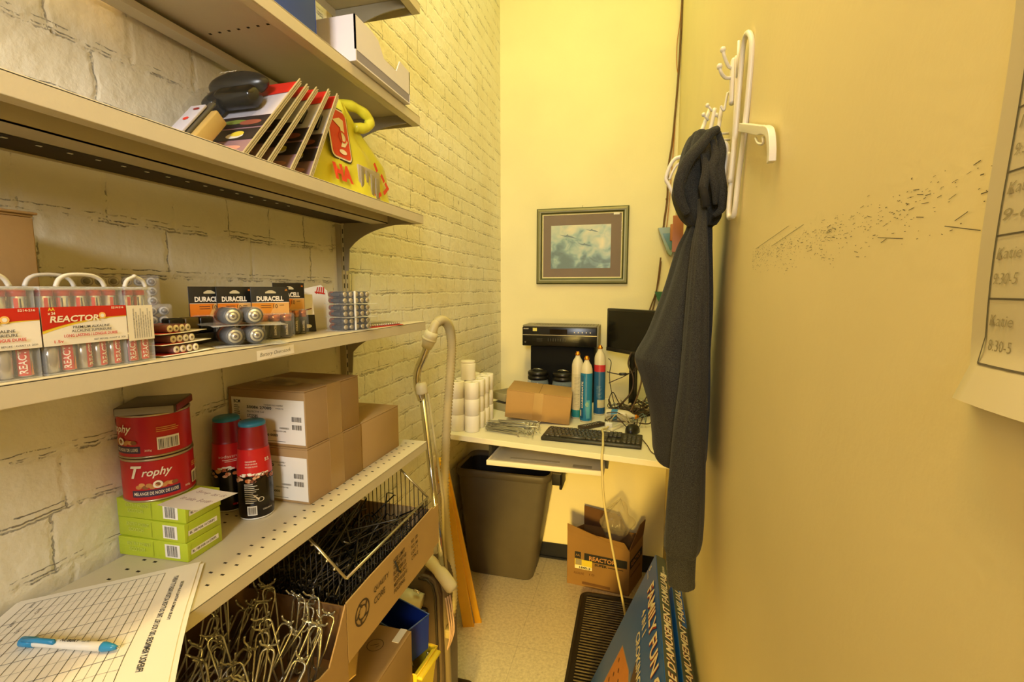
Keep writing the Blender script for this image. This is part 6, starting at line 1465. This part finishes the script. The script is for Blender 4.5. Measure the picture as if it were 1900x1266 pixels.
# leaning game boxes
GBL = mat('#2360b2', .3, var=.03); GBD = mat('#17365f', .35, var=.03); GSP = mat('#4d554c', .35, var=.04); ORA = mat('#d7842f', .4, var=.05); REDL = mat('#9e2418', .4, var=0); CRE2 = mat('#f2e2bd', .4, var=0); GRY = mat('#8b93a0', .4)
ang = math.atan(.40)
def game(lab, xt, zt, y0, y1, thk, front):
    """long boxes standing on edge and leaning over towards the right wall"""
    H = zt / math.cos(ang) - .004; t = thing('game_box', lab, 'game box', (xt - math.sin(ang) * H, y0, .004), 'leaning family game boxes', rot=(0, ang, 0))
    L_ = y1 - y0
    MB().rbox(0, thk, 0, L_, 0, H, GBL, .002).build('carton', t, local=True)
    # spine (top edge), read from the doorway side: text runs away along +Y
    f = plane_map((thk, 0, H), (0, 1, 0), (-1, 0, 0), .0004); mb = MB()
    it = [('r', .001, .001, L_ - .002, thk - .003, GSP)]
    if front: it += [('r', L_ - .125, .004, .018, thk * .55, CRE2), ('t', 'ENGLISH FRANCAIS', L_ - .110, .010, .05, .008, CRE2, 0, .02)]
    else: it += [('r', L_ - .20, .0, .20, thk * .4, GBL)]
    printed(mb, f, it, .0002)
    x0 = L_ - (.72 if front else .62)
    for dx, m_ in ((.0012, REDL), (0, CRE2)):
        vs, fs = text_geo("CENTRE D'AMUSEMENT FAMILIAL", .25, .045 if dx else .02)
        mb.add([f(x0 + a * .60 + dx, thk * .16 + b * thk * .60 - dx, .0012 if dx else .0016) for a, b in vs], fs, m_)
    mb.build('printed_spine', t, local=True)
    if front:
        f = plane_map((0, L_, 0), (0, -1, 0), (0, 0, 1), .0004); mb = MB()   # a from the far end towards the doorway
        it = [('r', .0, 0, L_, H, GBL), ('p', [(.30, 0), (.62, 0), (.62, H * .62), (.36, H * .70)], mat('#7f8ba0', .4)),
              ('p', [(.155, H - .30), (.34, H - .235), (.52, H - .24), (.60, H - .33), (.60, H - .62), (.155, H - .62)], GRY), ('p', [(.160, H - .302), (.34, H - .24), (.515, H - .245), (.595, H - .332), (.595, H - .62), (.160, H - .62)], ORA)]
        rn = random.Random(4)
        for q in range(46): it.append(('e', .20 + (q % 8) * .048 + (q // 8 % 2) * .02, H - .33 - (q // 8) * .045, .010, .006, mat('#6b3b14', .5)))
        it += [('p', [(.36, H - .18), (.62, H - .16), (.62, H - .23), (.40, H - .225)], mat('#5a4030', .5)), ('t', '1 LIVRE', .012, H - .075, .05, .01, CRE2)]
        printed(mb, f, it, .0003)
        for s_, a0, b0, w_, h_ in (('FAMILY FUN CENTER', .13, .078, .70, .056),):
            for dx, m_ in ((.002, REDL), (0, CRE2)):
                vs, fs = text_geo(s_, .12, .05 if dx else .02); mb.add([f(a0 + a * w_ + dx, H - b0 + b * h_ - dx, .0022 if dx else .0026) for a, b in vs], fs, m_)
        for s_, a0, b0, w_, h_ in (('4 IN 1', .19, .130, .12, .034), ('CROKINOLE', .25, .180, .28, .034)):
            vs, fs = text_geo(s_, 0, .02); mb.add([f(a0 + a * w_, H - b0 + b * h_, .0022) for a, b in vs], fs, CRE2)
        vs, fs = text_geo('5', 0, .03); mb.add([f(.022 + a * .016, H - .055 + b * .02, .0022) for a, b in vs], fs, CRE2)
        mb.build('printed_front', t, local=True)
    else:
        f = plane_map((0, L_, H * 0), (0, -1, 0), (0, 0, 1), .0004); mb = MB(); printed(mb, f, [('p', [(.02, H - .05), (.3, H - .03), (.3, H - .06), (.05, H - .08)], ORA)], .0003); mb.build('printed_front', t, local=True)
game('nearer leaning blue game box, front lettering FAMILY FUN CENTER and its spine in view', .100, .680, .93, 1.80, .040, True)
game('second leaning blue game box, nearest the right wall behind the first one', .150, .652, .93, 1.665, .036, False)

# ================================================================== prints and small fittings belong to the part they sit on
HOST = {'printed_panel': ('card', 'carton', 'backing_card'), 'lettering': ('gadget_lid',), 'shipping_label': ('body',), 'clear_label': ('lid_flaps',), 'ink_stamp': ('lid_flaps',), 'price_sticker': ('body',),
        'printed_front': ('body', 'carton'), 'printed_side': ('body',), 'printed_spine': ('carton',), 'printed_lettering': ('front_panel', 'bag_body'), 'printed_marks': ('front_panel',), 'printed_emblem': ('bag_body', 'card'),
        'label_print': ('label_wrap', 'wall'), 'control_panel': ('control_head',), 'vent_slats': ('top_lid',), 'scroll_wheel': ('shell',), 'keys': ('base',), 'pencil_recess': ('keyboard_tray',), 'print': ('mount',),
        'slots': ('channel',), 'perforation': ('deck',), 'punched_holes': ('slotted_rail', 'deck'), 'imprint': ('barrel',), 'clip': ('cap',), 'rim_welds': ('rim',), 'printed_card': ('case_shell', 'backing_card'), 'hood_hem': ('hood',),
        'hood_opening': ('hood',), 'fabric_fold': ('hood',), 'ruled_grid': ('sheet',), 'buttons': ('body',), 'raised_ribs': ('tray_shell',), 'collar': ('wand_tube',), 'seam': ('body_shell',), 'edge_trim': ('body_shell',),
        'gadget_body': ('backing_card',), 'lower_bezel': ('housing',), 'screen': ('housing',), 'lower_band': ('carton',), 'grip_slot': ('hinge_cap',), 'wire_bail': ('lid',), 'dark_inset': ('bracket_plate',)}
bn = lambda o: o.name.split('.')[0]
for o in list(bpy.data.objects):
    if o.parent is None or bn(o) not in HOST or o.parent.parent is not None: continue
    sib = [q for q in bpy.data.objects if q.parent == o.parent and bn(q) in HOST[bn(o)]]
    if sib and len([q for q in bpy.data.objects if q.parent == o.parent]) >= 3:
        sib.sort(key=lambda q: HOST[bn(o)].index(bn(q))); o.parent = sib[0]
